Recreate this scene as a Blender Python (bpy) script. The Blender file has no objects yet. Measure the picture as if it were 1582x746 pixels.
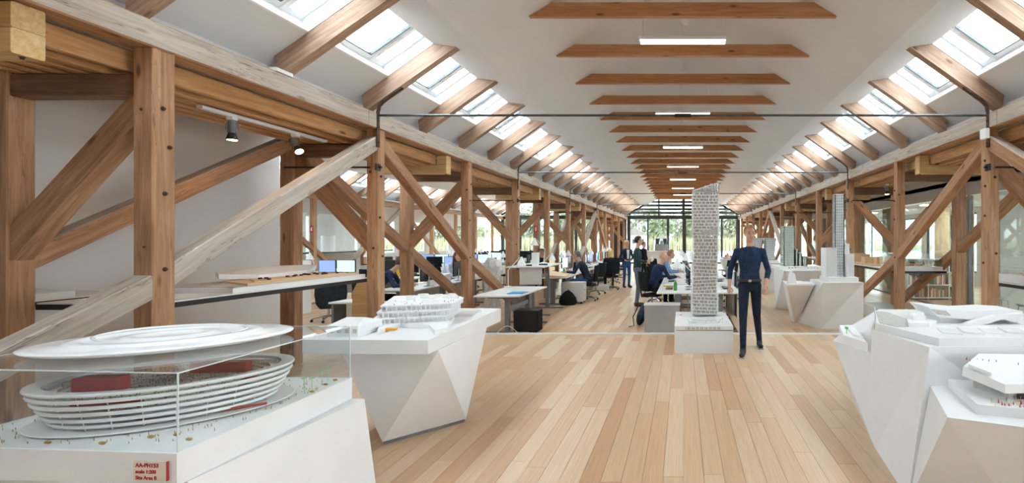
import bpy, bmesh, math, random
from mathutils import Vector, Matrix, Quaternion
S = bpy.context.scene
C = S.collection
R = random.Random(7)
PI = math.pi
# ------------------------------------------------------------------ camera
F, CX, CY, H = 747.0, 1055.0, 370.0, 1.65      # focal length in px, vanishing point, eye height
cam_d = bpy.data.cameras.new('camera'); cam = bpy.data.objects.new('camera', cam_d); C.objects.link(cam)
cam.location = (0, 0, H); cam.rotation_euler = (PI/2, 0, 0)
cam_d.sensor_width = 36.0; cam_d.lens = F/1582*36.0
cam_d.shift_x = -(CX-791)/1582; cam_d.shift_y = -(373-CY)/1582
cam_d.clip_start = 0.05; cam_d.clip_end = 600
S.camera = cam
# ------------------------------------------------------------------ world (bright overcast sky) and exposure
wd = bpy.data.worlds.new('overcast_sky'); S.world = wd; wd.use_nodes = True
bg = wd.node_tree.nodes['Background']; bg.inputs[0].default_value = (0.86, 0.935, 1.0, 1); bg.inputs[1].default_value = 1.0
S.view_settings.view_transform = 'Standard'; S.view_settings.look = 'None'
S.view_settings.gamma = 1.0; S.view_settings.use_curve_mapping = False
S.view_settings.exposure = 4.2
# ------------------------------------------------------------------ helpers
def W(px, py, d): return Vector(((px-CX)/F*d, d, H-(py-CY)/F*d))        # pixel at a depth
def G(px, py, z=0.0): return W(px, py, F*(H-z)/(py-CY))                 # pixel on a level
def lin(c):
    if isinstance(c, str): c = [int(c[i:i+2], 16)/255 for i in (0, 2, 4)]
    return tuple(x/12.92 if x <= .04045 else ((x+.055)/1.055)**2.4 for x in c)+(1,)
M = {}
def mat(name, col, rough=.5, metal=0., spec=.5, emit=None, estr=0.):
    m = bpy.data.materials.new(name); m.use_nodes = True; b = m.node_tree.nodes['Principled BSDF']
    b.inputs['Base Color'].default_value = lin(col); b.inputs['Roughness'].default_value = rough
    b.inputs['Metallic'].default_value = metal; b.inputs['Specular IOR Level'].default_value = spec
    if emit: b.inputs['Emission Color'].default_value = lin(emit); b.inputs['Emission Strength'].default_value = estr
    M[name] = m; return m
class N:                                                                  # small node helper
    def __init__(s, m): s.t = m.node_tree; s.b = s.t.nodes['Principled BSDF']
    def a(s, typ, **k):
        n = s.t.nodes.new(typ)
        for q, v in k.items(): setattr(n, q, v)
        return n
    def l(s, a, b): s.t.links.new(a, b)
    def math(s, op, a, b=None):
        n = s.a('ShaderNodeMath', operation=op)
        for i, v in enumerate((a, b)):
            if v is None: continue
            if isinstance(v, (int, float)): n.inputs[i].default_value = v
            else: s.l(v, n.inputs[i])
        return n.outputs[0]
    def ramp(s, fac, stops):
        n = s.a('ShaderNodeValToRGB'); e = n.color_ramp.elements
        while len(e) < len(stops): e.new(.5)
        for q, (p, c) in zip(e, stops): q.position = p; q.color = lin(c) if not isinstance(c, float) else (c, c, c, 1)
        s.l(fac, n.inputs[0]); return n.outputs[0]
    def noise(s, vec, scale, detail=4, rough=.55, dist=0.):
        n = s.a('ShaderNodeTexNoise'); n.inputs['Scale'].default_value = scale; n.inputs['Detail'].default_value = detail
        n.inputs['Roughness'].default_value = rough; n.inputs['Distortion'].default_value = dist
        s.l(vec, n.inputs['Vector']); return n.outputs[0]
    def mapping(s, vec, scale, loc=None):
        n = s.a('ShaderNodeMapping'); n.inputs['Scale'].default_value = scale; s.l(vec, n.inputs['Vector'])
        if loc is not None: s.l(loc, n.inputs['Location'])
        return n.outputs[0]
    def mix(s, fac, a, b, mode='MIX'):
        n = s.a('ShaderNodeMix', data_type='RGBA', blend_type=mode)
        for i, v in ((0, fac), (6, a), (7, b)):
            if isinstance(v, (int, float)): n.inputs[i].default_value = v
            elif isinstance(v, (str, tuple)): n.inputs[i].default_value = lin(v)
            else: s.l(v, n.inputs[i])
        return n.outputs[2]
    def bump(s, h, st=.2, dist=.01):
        n = s.a('ShaderNodeBump'); n.inputs['Strength'].default_value = st; n.inputs['Distance'].default_value = dist
        s.l(h, n.inputs['Height']); s.l(n.outputs[0], s.b.inputs['Normal'])
def timber(name, dark, mid, light, rough=.55, crack=.5, knot='6b3f22'):
    m = mat(name, mid, rough, spec=.4); n = N(m)
    tc = n.a('ShaderNodeTexCoord').outputs['Object']; oi = n.a('ShaderNodeObjectInfo').outputs['Random']
    off = n.math('MULTIPLY', oi, 37.0)
    cb = n.a('ShaderNodeCombineXYZ'); [n.l(off, cb.inputs[i]) for i in range(3)]
    v = n.mapping(tc, (.9, 13, 13), cb.outputs[0])
    g1 = n.noise(v, 2.2, 5, .6, .6)
    v2 = n.mapping(tc, (.7, 2.2, 2.2), cb.outputs[0])
    g2 = n.noise(v2, 1.3, 3)
    f = n.math('ADD', n.math('MULTIPLY', g1, .65), n.math('MULTIPLY', g2, .35))
    f = n.math('ADD', f, n.math('MULTIPLY', n.math('SUBTRACT', oi, .5), .09))
    col = n.ramp(f, ((.34, dark), (.5, mid), (.64, light)))
    vo = n.a('ShaderNodeTexVoronoi'); vo.inputs['Scale'].default_value = 1.0
    n.l(n.mapping(tc, (2.1, 6.5, 6.5), cb.outputs[0]), vo.inputs['Vector'])
    kn = n.ramp(vo.outputs['Distance'], ((.07, 1.0), (.16, 0.0)))
    col = n.mix(n.math('MULTIPLY', kn, .85), col, knot)
    ck = n.noise(n.mapping(tc, (.55, 7, 7), cb.outputs[0]), 1.6, 4, .6, .3)
    cr = n.ramp(ck, ((.395, 0.0), (.405, 1.0), (.415, 0.0)))
    col = n.mix(n.math('MULTIPLY', cr, crack), col, '4a2f1e')
    n.l(col, n.b.inputs['Base Color'])
    n.bump(n.math('SUBTRACT', g1, n.math('MULTIPLY', cr, .6)), .25, .006)
    return m
timber('timber', '936a4d', 'af8462', 'c39d7a')
timber('timber_bleached_sheen', '9f9184', 'b6a99d', 'c7bdb2', .6, .7, '8f7863')  # bleached wood; on brace tops its pale tone paints in skylight sheen
timber('timber_new', 'c09a62', 'd3b07c', 'dfc394', .55, .15, 'a98152')
timber('timber_dark', '644a38', '7a5c47', '8e705a', .6, .5, '452c1b')
timber('timber_collar', 'a26d43', 'b98255', 'c7976c', .5, .15, '6a3a1a')
timber('timber_deck', 'b07d4e', 'c89663', 'd6a97a', .5, .3)
timber('oak_ply', 'b98f5c', 'c79e6a', 'd3ad7c', .45, 0, 'b08550')
def floor_mat():
    m = mat('floor_oak', 'd9bd9c', .3, spec=.45); n = N(m)
    tc = n.a('ShaderNodeTexCoord').outputs['Object']; oi = n.a('ShaderNodeObjectInfo').outputs['Random']
    ri = n.a('ShaderNodeNewGeometry').outputs['Random Per Island']
    r = n.math('FRACT', n.math('ADD', n.math('MULTIPLY', oi, 7.31), n.math('MULTIPLY', ri, 3.17)))
    base = n.ramp(r, ((0., 'cb9f78'), (.25, 'd7b089'), (.55, 'dcb994'), (.8, 'e2c4a3'), (1., 'e9d0b2')))
    off = n.math('MULTIPLY', r, 50.)
    cb = n.a('ShaderNodeCombineXYZ'); [n.l(off, cb.inputs[i]) for i in range(3)]
    g = n.noise(n.mapping(tc, (60, 1.4, 1), cb.outputs[0]), 1.6, 5, .6, .4)
    gr = n.ramp(g, ((.3, 'd6cfc8'), (.7, 'ffffff')))
    n.l(n.mix(.6, base, gr, 'MULTIPLY'), n.b.inputs['Base Color'])
    n.bump(g, .06, .002)
floor_mat()
def noisy(name, a, b, scale, rough=.5, spec=.5, bump=0., stretch=(1, 1, 1), metal=0.):
    m = mat(name, a, rough, metal, spec); n = N(m); tc = n.a('ShaderNodeTexCoord').outputs['Object']
    g = n.noise(n.mapping(tc, stretch), scale, 4)
    n.l(n.ramp(g, ((.35, a), (.65, b))), n.b.inputs['Base Color'])
    if bump: n.bump(g, bump, .01)
    return m
noisy('plaster', 'dedee0', 'e2e2e4', 1.2, .85, .2)
noisy('plaster_wall', 'd8d3d0', 'ddd8d5', .9, .85, .2)
noisy('white_paint', 'e9eaeb', 'eeeff0', 3, .38, .45)
noisy('frame_white', 'eceef0', 'f1f2f3', 3, .4)
noisy('black_metal', '1d2023', '25282b', 5, .45)
noisy('rod_steel', '42484c', '565c60', 12, .4, .5, 0, (1, 1, 1), .6)
noisy('rust_iron', '3c2a22', '5d4032', 14, .7, .4, .2)
noisy('grey_metal', '75777a', '808285', 8, .45)
noisy('chrome', 'b9bcc0', 'cfd2d5', 8, .25, .5, 0, (1, 1, 1), .9)
noisy('facade_black', '202529', '2a2f33', 4, .5)
def glass(name, tint, fac=.06):
    m = bpy.data.materials.new(name); m.use_nodes = True; t = m.node_tree; t.nodes.clear()
    o = t.nodes.new('ShaderNodeOutputMaterial'); tr = t.nodes.new('ShaderNodeBsdfTransparent'); gl = t.nodes.new('ShaderNodeBsdfGlossy')
    mx = t.nodes.new('ShaderNodeMixShader'); fr = t.nodes.new('ShaderNodeLayerWeight'); pw = t.nodes.new('ShaderNodeMath'); pw.operation = 'POWER'; pw.inputs[1].default_value = 4.0; ad = t.nodes.new('ShaderNodeMath'); ad.operation = 'MULTIPLY_ADD'; ad.inputs[1].default_value = .9; ad.inputs[2].default_value = .045
    tr.inputs[0].default_value = lin(tint); gl.inputs['Roughness'].default_value = .02; gl.inputs[0].default_value = (1, 1, 1, 1)
    ml = t.nodes.new('ShaderNodeMath'); ml.operation = 'MULTIPLY'; ml.inputs[1].default_value = fac
    t.links.new(fr.outputs['Facing'], pw.inputs[0]); t.links.new(pw.outputs[0], ad.inputs[0]); t.links.new(ad.outputs[0], ml.inputs[0]); t.links.new(ml.outputs[0], mx.inputs[0])
    t.links.new(tr.outputs[0], mx.inputs[1]); t.links.new(gl.outputs[0], mx.inputs[2]); t.links.new(mx.outputs[0], o.inputs[0])
    M[name] = m; return m
glass('pane_glass', 'f6fafa', .6); glass('room_glass', 'e4ecec', 1.0); glass('acrylic', 'fafcfc', .8); mat('acrylic_edge', 'dfe9ee', .2)

class MB:
    def __init__(s): s.v = []; s.f = []; s.m = []
    def add(s, vs, fs, mi=0):
        k = len(s.v); s.v += [Vector(v) for v in vs]; s.f += [tuple(i+k for i in f) for f in fs]; s.m += [mi]*len(fs); return s
    def hexa(s, p, mi=0):                     # 4 bottom (ccw from above), 4 top
        return s.add(p, [(3, 2, 1, 0), (4, 5, 6, 7), (0, 1, 5, 4), (1, 2, 6, 5), (2, 3, 7, 6), (3, 0, 4, 7)], mi)
    def box(s, x0, x1, y0, y1, z0, z1, mi=0):
        return s.hexa([(x0, y0, z0), (x1, y0, z0), (x1, y1, z0), (x0, y1, z0), (x0, y0, z1), (x1, y0, z1), (x1, y1, z1), (x0, y1, z1)], mi)
    def obox(s, c, ax, ay, az, mi=0):         # centre and three half-axis vectors
        c, ax, ay, az = map(Vector, (c, ax, ay, az))
        return s.hexa([c-ax-ay-az, c+ax-ay-az, c+ax+ay-az, c-ax+ay-az, c-ax-ay+az, c+ax-ay+az, c+ax+ay+az, c-ax+ay+az], mi)
    def prism(s, poly, vec, mi=0):            # planar polygon swept along vec
        n = len(poly); a = [Vector(p) for p in poly]; v = Vector(vec); b = [p+v for p in a]
        nor = sum(((a[i]-a[0]).cross(a[(i+1) % n]-a[0]) for i in range(1, n)), Vector())
        flip = nor.dot(v) > 0
        fs = [tuple(range(n-1, -1, -1)) if flip else tuple(range(n)), tuple(range(n, 2*n)) if flip else tuple(range(2*n-1, n-1, -1))]
        for i in range(n):
            j = (i+1) % n; fs.append((i, j, n+j, n+i) if flip else (j, i, n+i, n+j))
        return s.add(a+b, fs, mi)
    def cyl(s, p0, p1, r0, r1=None, n=10, mi=0, caps=True):
        return s.tube([p0, p1], [r0, r0 if r1 is None else r1], n, mi, caps)
    def tube(s, pts, r, n=8, mi=0, caps=True, closed=False, flat=None):
        pts = [Vector(p) for p in pts]; k = len(pts); rs = r if isinstance(r, (list, tuple)) else [r]*k
        base = len(s.v); up = None
        for i in range(k):
            d = (pts[(i+1) % k]-pts[i-1]) if closed else (pts[min(i+1, k-1)]-pts[max(i-1, 0)])
            d = d.normalized() if d.length > 1e-9 else Vector((0, 0, 1))
            if up is None: up = Vector((0, 0, 1)) if abs(d.z) < .9 else Vector((1, 0, 0))
            u = (up-d*up.dot(d)); u = u.normalized() if u.length > 1e-6 else d.orthogonal().normalized(); w = d.cross(u); up = u
            fu, fw = flat or (1, 1)
            for j in range(n):
                a = 2*PI*j/n; s.v.append(pts[i]+(u*math.cos(a)*fu+w*math.sin(a)*fw)*rs[i])
        for i in range(k if closed else k-1):
            for j in range(n):
                a, b = base+i*n, base+((i+1) % k)*n; q = (j+1) % n
                s.f.append((a+j, a+q, b+q, b+j)); s.m.append(mi)
        if caps and not closed:
            s.f.append(tuple(base+j for j in range(n-1, -1, -1))); s.f.append(tuple(base+(k-1)*n+j for j in range(n))); s.m += [mi, mi]
        return s
    def lathe(s, c, prof, n=24, mi=0, sx=1., sy=1., rot=0., capb=True, capt=True):   # (r,z) profile about a vertical axis
        c = Vector(c); base = len(s.v); cr, sr = math.cos(rot), math.sin(rot)
        for r, z in prof:
            for j in range(n):
                a = 2*PI*j/n; x, y = r*math.cos(a)*sx, r*math.sin(a)*sy
                s.v.append(c+Vector((x*cr-y*sr, x*sr+y*cr, z)))
        for i in range(len(prof)-1):
            for j in range(n):
                q = (j+1) % n; s.f.append((base+i*n+j, base+i*n+q, base+(i+1)*n+q, base+(i+1)*n+j)); s.m.append(mi)
        if capb: s.f.append(tuple(base+j for j in range(n-1, -1, -1))); s.m.append(mi)
        if capt: k = base+(len(prof)-1)*n; s.f.append(tuple(k+j for j in range(n))); s.m.append(mi)
        return s
    def ell(s, c, rx, ry, rz, n=12, k=8, mi=0, rot=None):
        c = Vector(c); base = len(s.v)
        for i in range(k+1):
            t = PI*i/k
            for j in range(n):
                a = 2*PI*j/n; v = Vector((rx*math.sin(t)*math.cos(a), ry*math.sin(t)*math.sin(a), -rz*math.cos(t)))
                s.v.append(c+(rot @ v if rot else v))
        for i in range(k):
            for j in range(n):
                q = (j+1) % n; s.f.append((base+i*n+j, base+i*n+q, base+(i+1)*n+q, base+(i+1)*n+j)); s.m.append(mi)
        return s
    def mesh(s, name, mats, inv=None, smooth=False):
        me = bpy.data.meshes.new(name)
        me.from_pydata([(inv @ v) if inv else v for v in s.v], [], s.f)
        for m in (mats if isinstance(mats, (list, tuple)) else [mats]): me.materials.append(M[m] if isinstance(m, str) else m)
        if any(s.m): me.polygons.foreach_set('material_index', s.m)
        if smooth: me.polygons.foreach_set('use_smooth', [True]*len(me.polygons)); me.set_sharp_from_angle(angle=math.radians(38))
        me.update(); return me
    def build(s, name, mats, parent=None, world=True, smooth=False, mw=None):
        """parent given: world coordinates are turned into the parent's; mw: matrix of a top-level mesh"""
        inv = None
        if parent is not None and world: inv = MW[parent.name].inverted()
        elif mw is not None: inv = mw.inverted()
        o = bpy.data.objects.new(name, s.mesh(name, mats, inv, smooth)); C.objects.link(o)
        if parent is not None: o.parent = parent; MW[o.name] = MW[parent.name]
        else:
            if mw is not None: o.matrix_world = mw
            MW[o.name] = mw or Matrix()
        return o
MW = {}
def tag(o, label=None, cat=None, group=None, kind=None):
    for k, v in (('label', label), ('category', cat), ('group', group), ('kind', kind)):
        if v: o[k] = v
    return o
def thing(name, label, cat, loc=(0, 0, 0), rz=0., group=None, kind=None):
    o = bpy.data.objects.new(name, None); C.objects.link(o); o.empty_display_size = .1
    m = Matrix.Translation(loc) @ Matrix.Rotation(rz, 4, 'Z'); o.matrix_world = m; MW[o.name] = m
    return tag(o, label, cat, group, kind)
def dup(root, loc, rz, label=None, group=None):
    m = Matrix.Translation(loc) @ Matrix.Rotation(rz, 4, 'Z')
    def cp(o, par):
        c = o.copy(); C.objects.link(c)
        if par: c.parent = par
        for ch in o.children: cp(ch, c)
        return c
    r = cp(root, None); r.matrix_world = m; MW[r.name] = m
    if label: r['label'] = label
    if group: r['group'] = group
    return r
ORD = ['nearest', 'second', 'third', 'fourth', 'fifth', 'sixth', 'seventh', 'eighth', 'ninth', 'tenth', 'eleventh', 'twelfth', 'thirteenth', 'fourteenth', 'fifteenth', 'sixteenth', 'seventeenth', 'eighteenth', 'nineteenth', 'twentieth', 'twenty-first', 'twenty-second', 'twenty-third', 'twenty-fourth', 'twenty-fifth', 'twenty-sixth', 'twenty-seventh', 'twenty-eighth', 'twenty-ninth', 'thirtieth', 'thirty-first', 'thirty-second', 'thirty-third', 'thirty-fourth', 'thirty-fifth', 'thirty-sixth']
TIMB = {}
def beam(name, p0, p1, w, h, m, label=None, cat=None, group=None, kind=None, parent=None, up=(0, 0, 1), ch=.008, mats=None):
    """chamfered timber; w across, h along up; local X is the grain. mats: {face: index} for sides 'top','bot','l','r'"""
    p0, p1 = Vector(p0), Vector(p1); d = (p1-p0); L = d.length; d.normalize(); u = Vector(up); u = (u-d*u.dot(d)).normalized(); s = u.cross(d)
    mw = Matrix((d, s, u)).transposed().to_4x4(); mw.translation = p0
    key = (round(L, 3), w, h, m if isinstance(m, str) else tuple(m), ch, tuple(sorted((mats or {}).items())))
    if key not in TIMB:
        a, b = w/2, h/2
        sec = [(-a+ch, -b), (a-ch, -b), (a, -b+ch), (a, b-ch), (a-ch, b), (-a+ch, b), (-a, b-ch), (-a, -b+ch)]
        q = MB(); q.add([(x, y, z) for x in (0, L) for y, z in sec], [tuple(range(7, -1, -1)), tuple(range(8, 16))])
        nm = ['bot', 0, 'r', 0, 'top', 0, 'l', 0]
        for i in range(8):
            j = (i+1) % 8; q.f.append((i, j, 8+j, 8+i)); q.m.append((mats or {}).get(nm[i], 0))
        TIMB[key] = q.mesh(name, m)
    o = bpy.data.objects.new(name, TIMB[key]); C.objects.link(o)
    if parent is not None: o.parent = parent; o.matrix_parent_inverse = MW[parent.name].inverted(); o.matrix_basis = mw
    else: o.matrix_world = mw
    MW[o.name] = mw
    return tag(o, label, cat, group, kind)
# ================================================================== structure
P, YA = 2.688, 3.73                       # post spacing, first post
SP = P/2                                  # rafter spacing
YEND, YBACK = 35.2, -3.2
XI, XO = 4.0, 5.12                        # inner and outer post rows (inner faces)
PW = .15
def posty(k): return YA+P*k
# ---- floor: single planks in front of the white strip, one mesh of planks beyond
FZ = -.1                                  # the office floor lies one low step below the front
fl = MB(); fl.box(-14.5, 11.5, YBACK-1, 8.44, -.3, -.02); fl.box(-14.5, 11.5, 8.44, YEND+.2, -.3, FZ-.02)
floor = tag(fl.build('floor', 'floor_oak'), None, None, None, 'structure')
BWD, STRIP = .142, 8.44
def plank(x, y0, y1, mb):
    g = .0012; a, b = x+g, x+BWD-g; z1 = 0 if y0 < STRIP else FZ; z0 = z1-.02
    mb.add([(a, y0+g, z0), (b, y0+g, z0), (b, y1-g, z0), (a, y1-g, z0), (a, y0+g, z1), (b, y0+g, z1), (b, y1-g, z1), (a, y1-g, z1)],
           [(4, 5, 6, 7), (0, 1, 5, 4), (1, 2, 6, 5), (2, 3, 7, 6), (3, 0, 4, 7)])
far = MB(); near = MB(); npl = 0
x = -14.48
while x < 11.3:
    y = YBACK-1+R.uniform(0, 1.8)
    while y < YEND:
        L = R.uniform(1.3, 2.5); y1 = min(y+L, YEND)
        for ya, yb in ([(y, STRIP-.055), (STRIP+.03, y1)] if y < STRIP-.03 and y1 > STRIP+.03 else [(y, y1)]):
            if yb-ya < .02: continue
            vis = yb > 3.0 and ya < STRIP and -2.9 < x < 2.9 and npl < 290 and abs(x) < .25+.45*yb
            if vis and ya < STRIP-.01:
                q = MB(); plank(x, ya, yb, q); q.build('plank', 'floor_oak', floor); npl += 1
            else: plank(x, ya, yb, far)
        y = y1
    x += BWD
o = far.build('floorboard', 'floor_oak', floor); o['kind'] = 'stuff'
tag(MB().box(-5.0, 5.0, STRIP-.05, STRIP+.012, FZ-.01, .022).build('trim_1', 'frame_white'), None, None, None, 'structure')

# ---- posts
def side_word(s): return 'left' if s < 0 else 'right'
NP = 12
POSTS = {}
def bolt(p, nrm, parent, r=.014):
    n = Vector(nrm); q = MB(); q.cyl(Vector(p)-n*.004, Vector(p)+n*.003, r*1.3, n=10); q.cyl(Vector(p), Vector(p)+n*.016, r*.75, n=6)
    q.build('bolt', 'rust_iron', parent)
for s in (-1, 1):
    for row, xr in (('inner', XI), ('outer', XO)):
        for k in range(NP):
            y = posty(k)
            if k == 0 and s > 0: continue
            xc = s*(xr+PW/2); top = 3.10 if row == 'inner' else 3.12
            w = PW if row == 'inner' else .19
            nm = ORD[k]
            if s > 0: nm = ORD[k-1]
            o = beam('timber_post', (xc, y, FZ if k > 1 else 0), (xc, y, top), w, PW if k else .165, 'timber',
                     f'square brown timber post, {nm} in the {row} row on the {side_word(s)}', 'post', 'timber posts of the side trusses', up=(0, 1, 0))
            POSTS[(s, row, k)] = o
            if row == 'inner' and 0 <= k < 4:
                for zz in (2.65, 2.42, 1.98, 1.35):
                    bolt((xc-s*PW/2, y+R.uniform(-.04, .04), zz+R.uniform(-.08, .08)), (-s, 0, 0), o)
                for zz in (2.55, 1.5): bolt((xc+R.uniform(-.04, .04), y-PW/2, zz+R.uniform(-.1, .1)), (0, -1, 0), o)
# ---- plates (long beams on the posts), in lengths with joints
for s in (-1, 1):
    cuts = [-3.0, 1.0, 6.15, 11.55, 16.95, 22.3, 27.7, 33.1, 35.15]
    for i in range(len(cuts)-1):
        a, b = cuts[i], cuts[i+1]
        sd = 'r' if s < 0 else 'l'
        # local side axis = up x dir ; for +Y direction: side = z x y = -x
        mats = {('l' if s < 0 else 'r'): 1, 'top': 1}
        beam('wall_plate', (s*(XI+.10), a+.004, 3.205), (s*(XI+.10), b-.004, 3.205), .215, .205, ('timber', 'timber_bleached_sheen'),
             f'bleached plate beam on the {side_word(s)} inner posts, {ORD[i]} length from the camera', 'beam', 'plate beams', mats=mats, ch=.012)
        beam('wall_plate', (s*(XO+.10), a+.004, 3.22), (s*(XO+.10), b-.004, 3.22), .2, .2, 'timber',
             f'plain plate beam on the {side_word(s)} outer posts, {ORD[i]} length from the camera', 'beam', 'plate beams')
# left nave, west row
XW = -13.12
for k in range(2, NP):
    y = posty(k)
    beam('timber_post', (XW, y, FZ), (XW, y, 3.1), PW, PW, 'timber', f'timber post in the far row of the left nave, {ORD[k-2]} from the camera', 'post', 'timber posts of the left nave', up=(0, 1, 0))
beam('wall_plate', (XW, 2, 3.2), (XW, 35, 3.2), .2, .2, ('timber', 'timber_bleached_sheen'), 'pale plate beam along the far side of the left nave', 'beam', 'plate beams', mats={'r': 1, 'top': 1})
for k in (4, 7):
    for d in (-1, 1):
        beam('diagonal_brace', (XW, posty(k)+d*.1, 3.0), (XW, posty(k)+d*3.6, .7), .12, .17, 'timber_bleached_sheen' if d < 0 else 'timber',
             f'diagonal brace in the far row of the left nave, {"near" if d < 0 else "far"} side of its {ORD[k-2]} post', 'brace', 'braces of the left nave')

# ---- diagonal braces along the trusses (vertical end cuts), split at the posts
def longbrace(s, x, ya, za, yb, zb, m, label, w=.14, hv=.19):
    """parallelogram with vertical ends from (ya,za) to (yb,zb) (axis heights)"""
    d = Vector((0, yb-ya, zb-za)).normalized(); u = Vector((1, 0, 0)).cross(d)
    if u.z < 0: u = -u
    mw = Matrix((d, u.cross(d), u)).transposed().to_4x4(); mw.translation = (x, ya, za)
    c = .01; q = MB(); secx = [-w/2, -w/2+c, w/2-c, w/2, w/2, w/2-c, -w/2+c, -w/2]; secz = [-hv/2+c, -hv/2, -hv/2, -hv/2+c, hv/2-c, hv/2, hv/2, hv/2-c]
    q.add([(x+sx, yy, zz+sz) for yy, zz in ((ya, za), (yb, zb)) for sx, sz in zip(secx, secz)], [tuple(range(7, -1, -1)), tuple(range(8, 16))])
    for i in range(8):
        j = (i+1) % 8; q.f.append((i, j, 8+j, 8+i)); q.m.append(1 if i in (4, 5, 6) and isinstance(m, tuple) else 0)  # pale upper faces: skylight reflection put into the colour
    o = q.build('diagonal_brace', m, mw=mw); tag(o, label, 'brace', 'diagonal braces of the trusses'); return o
HP = PW/2+.002
for s in (-1, 1):
    for row, xr in (('inner', XI), ('outer', XO)):
        x = s*(xr+PW/2+(0.0 if row == 'inner' else .0))
        for pk in (1, 7):
            for dr in (-1, 1):
                zt, sl = 2.96, .605 if row == 'inner' else .56
                for seg in (0, 1):
                    k0 = pk+dr*seg
                    ya = posty(k0)+dr*HP; yb = posty(k0+dr)-dr*HP
                    za = zt-sl*abs(ya-posty(pk)); zb = zt-sl*abs(yb-posty(pk))
                    if seg == 1: yb = posty(k0+dr)-dr*.12; zb = max(.12, zt-sl*abs(yb-posty(pk)))
                    if s > 0 and ya < 2.8: continue
                    if row == 'outer' and k0+dr < 0: continue
                    bleached = (s < 0 and row == 'inner' and dr < 0 and pk == 1)
                    m = 'timber_bleached_sheen' if (bleached or (pk == 7 and dr < 0 and row == 'inner')) else ('timber', 'timber_bleached_sheen')
                    pw = {1: 'second' if s < 0 else 'nearest', 7: 'eighth' if s < 0 else 'seventh'}[pk]
                    longbrace(s, x, ya, za, yb, zb, m, f'{"upper" if seg == 0 else "lower"} brace descending {"towards" if dr < 0 else "away from"} the camera from the {pw} {side_word(s)} {row} post')
# ---- cross beams, transverse braces, corbels, deck boards between the rows
for s in (-1, 1):
    for k in range(0 if s < 0 else 1, NP):
        y = posty(k); nm = ORD[k] if s < 0 else ORD[k-1]
        beam('cross_beam', (s*(XI+PW), y, 2.825), (s*(XO+.02), y, 2.825), .13, .17, 'timber_dark', f'dark cross beam tying the {nm} pair of {side_word(s)} posts', 'beam', 'cross beams between post rows')
        rising = (k % 2 == 0)                                   # rising towards +x
        xl, xh = (s*XI, s*(XO-.02)) if s > 0 else (s*(XO-.02), s*(XI+PW))
        xa, xb = (xl+PW, xh) if s > 0 else (xl, xh)
        za, zb = (1.62, 2.66) if rising else (2.66, 1.62)
        mw = Matrix.Translation((xa, y, za)); q = MB()
        d = Vector((xb-xa, 0, zb-za)).normalized(); u = Vector((0, -1, 0)).cross(d); u = u if u.z > 0 else -u
        mw = Matrix((d, u.cross(d), u)).transposed().to_4x4(); mw.translation = (xa, y, za)
        hv = .26; wy = .065
        q.prism([(xa, y-wy, za-hv/2), (xb, y-wy, zb-hv/2), (xb, y-wy, zb+hv/2), (xa, y-wy, za+hv/2)], (0, 2*wy, 0))
        o = q.build('knee_brace', 'timber', mw=mw)
        tag(o, f'short sloping brace across the {nm} pair of {side_word(s)} posts', 'brace', 'transverse braces')
    for k in range(0, NP, 2):
        y = posty(k)-.73; nm = ORD[k//2]
        t = thing('corbel', f'pale new timber corbel under the {side_word(s)} deck, {nm} from the camera', 'corbel', (s*4.5, y, 2.8), 0, 'pale corbels')
        beam('lower_timber', (s*4.06, y, 2.86), (s*5.3, y, 2.86), .16, .155, 'timber_new', parent=t)
        beam('upper_timber', (s*4.06, y, 3.018), (s*4.22, y, 3.018), .16, .155, 'timber_new', parent=t)
        bolt((s*4.1, y, 2.783), (0, 0, -1), t, .012)
    # longitudinal deck timbers
    for j, (xx, ww, z0, z1) in enumerate(((4.27, .07, 2.94, 3.10), (4.43, .085, 2.915, 3.02), (4.59, .085, 2.915, 3.02), (4.75, .085, 2.915, 3.02), (4.91, .085, 2.915, 3.02), (5.05, .085, 2.915, 3.02))):
        cuts = [-2.5, 3.0, 8.37, 13.75, 19.1, 24.5, 29.9, 35.1]
        for i in range(len(cuts)-1):
            beam('deck_timber', (s*xx, cuts[i]+.08, (z0+z1)/2), (s*xx, cuts[i+1]-.08, (z0+z1)/2), ww, z1-z0, 'timber_deck',
                 f'{side_word(s)} orange deck timber, {ORD[j]} row from the hall, {ORD[i]} length from the camera', 'beam', 'deck timbers between post rows')
    o = MB().box(*sorted((s*4.2, s*5.3)), YBACK, YEND, 3.325, 3.36).build('ceiling', 'plaster'); tag(o, None, None, None, 'structure')
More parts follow.
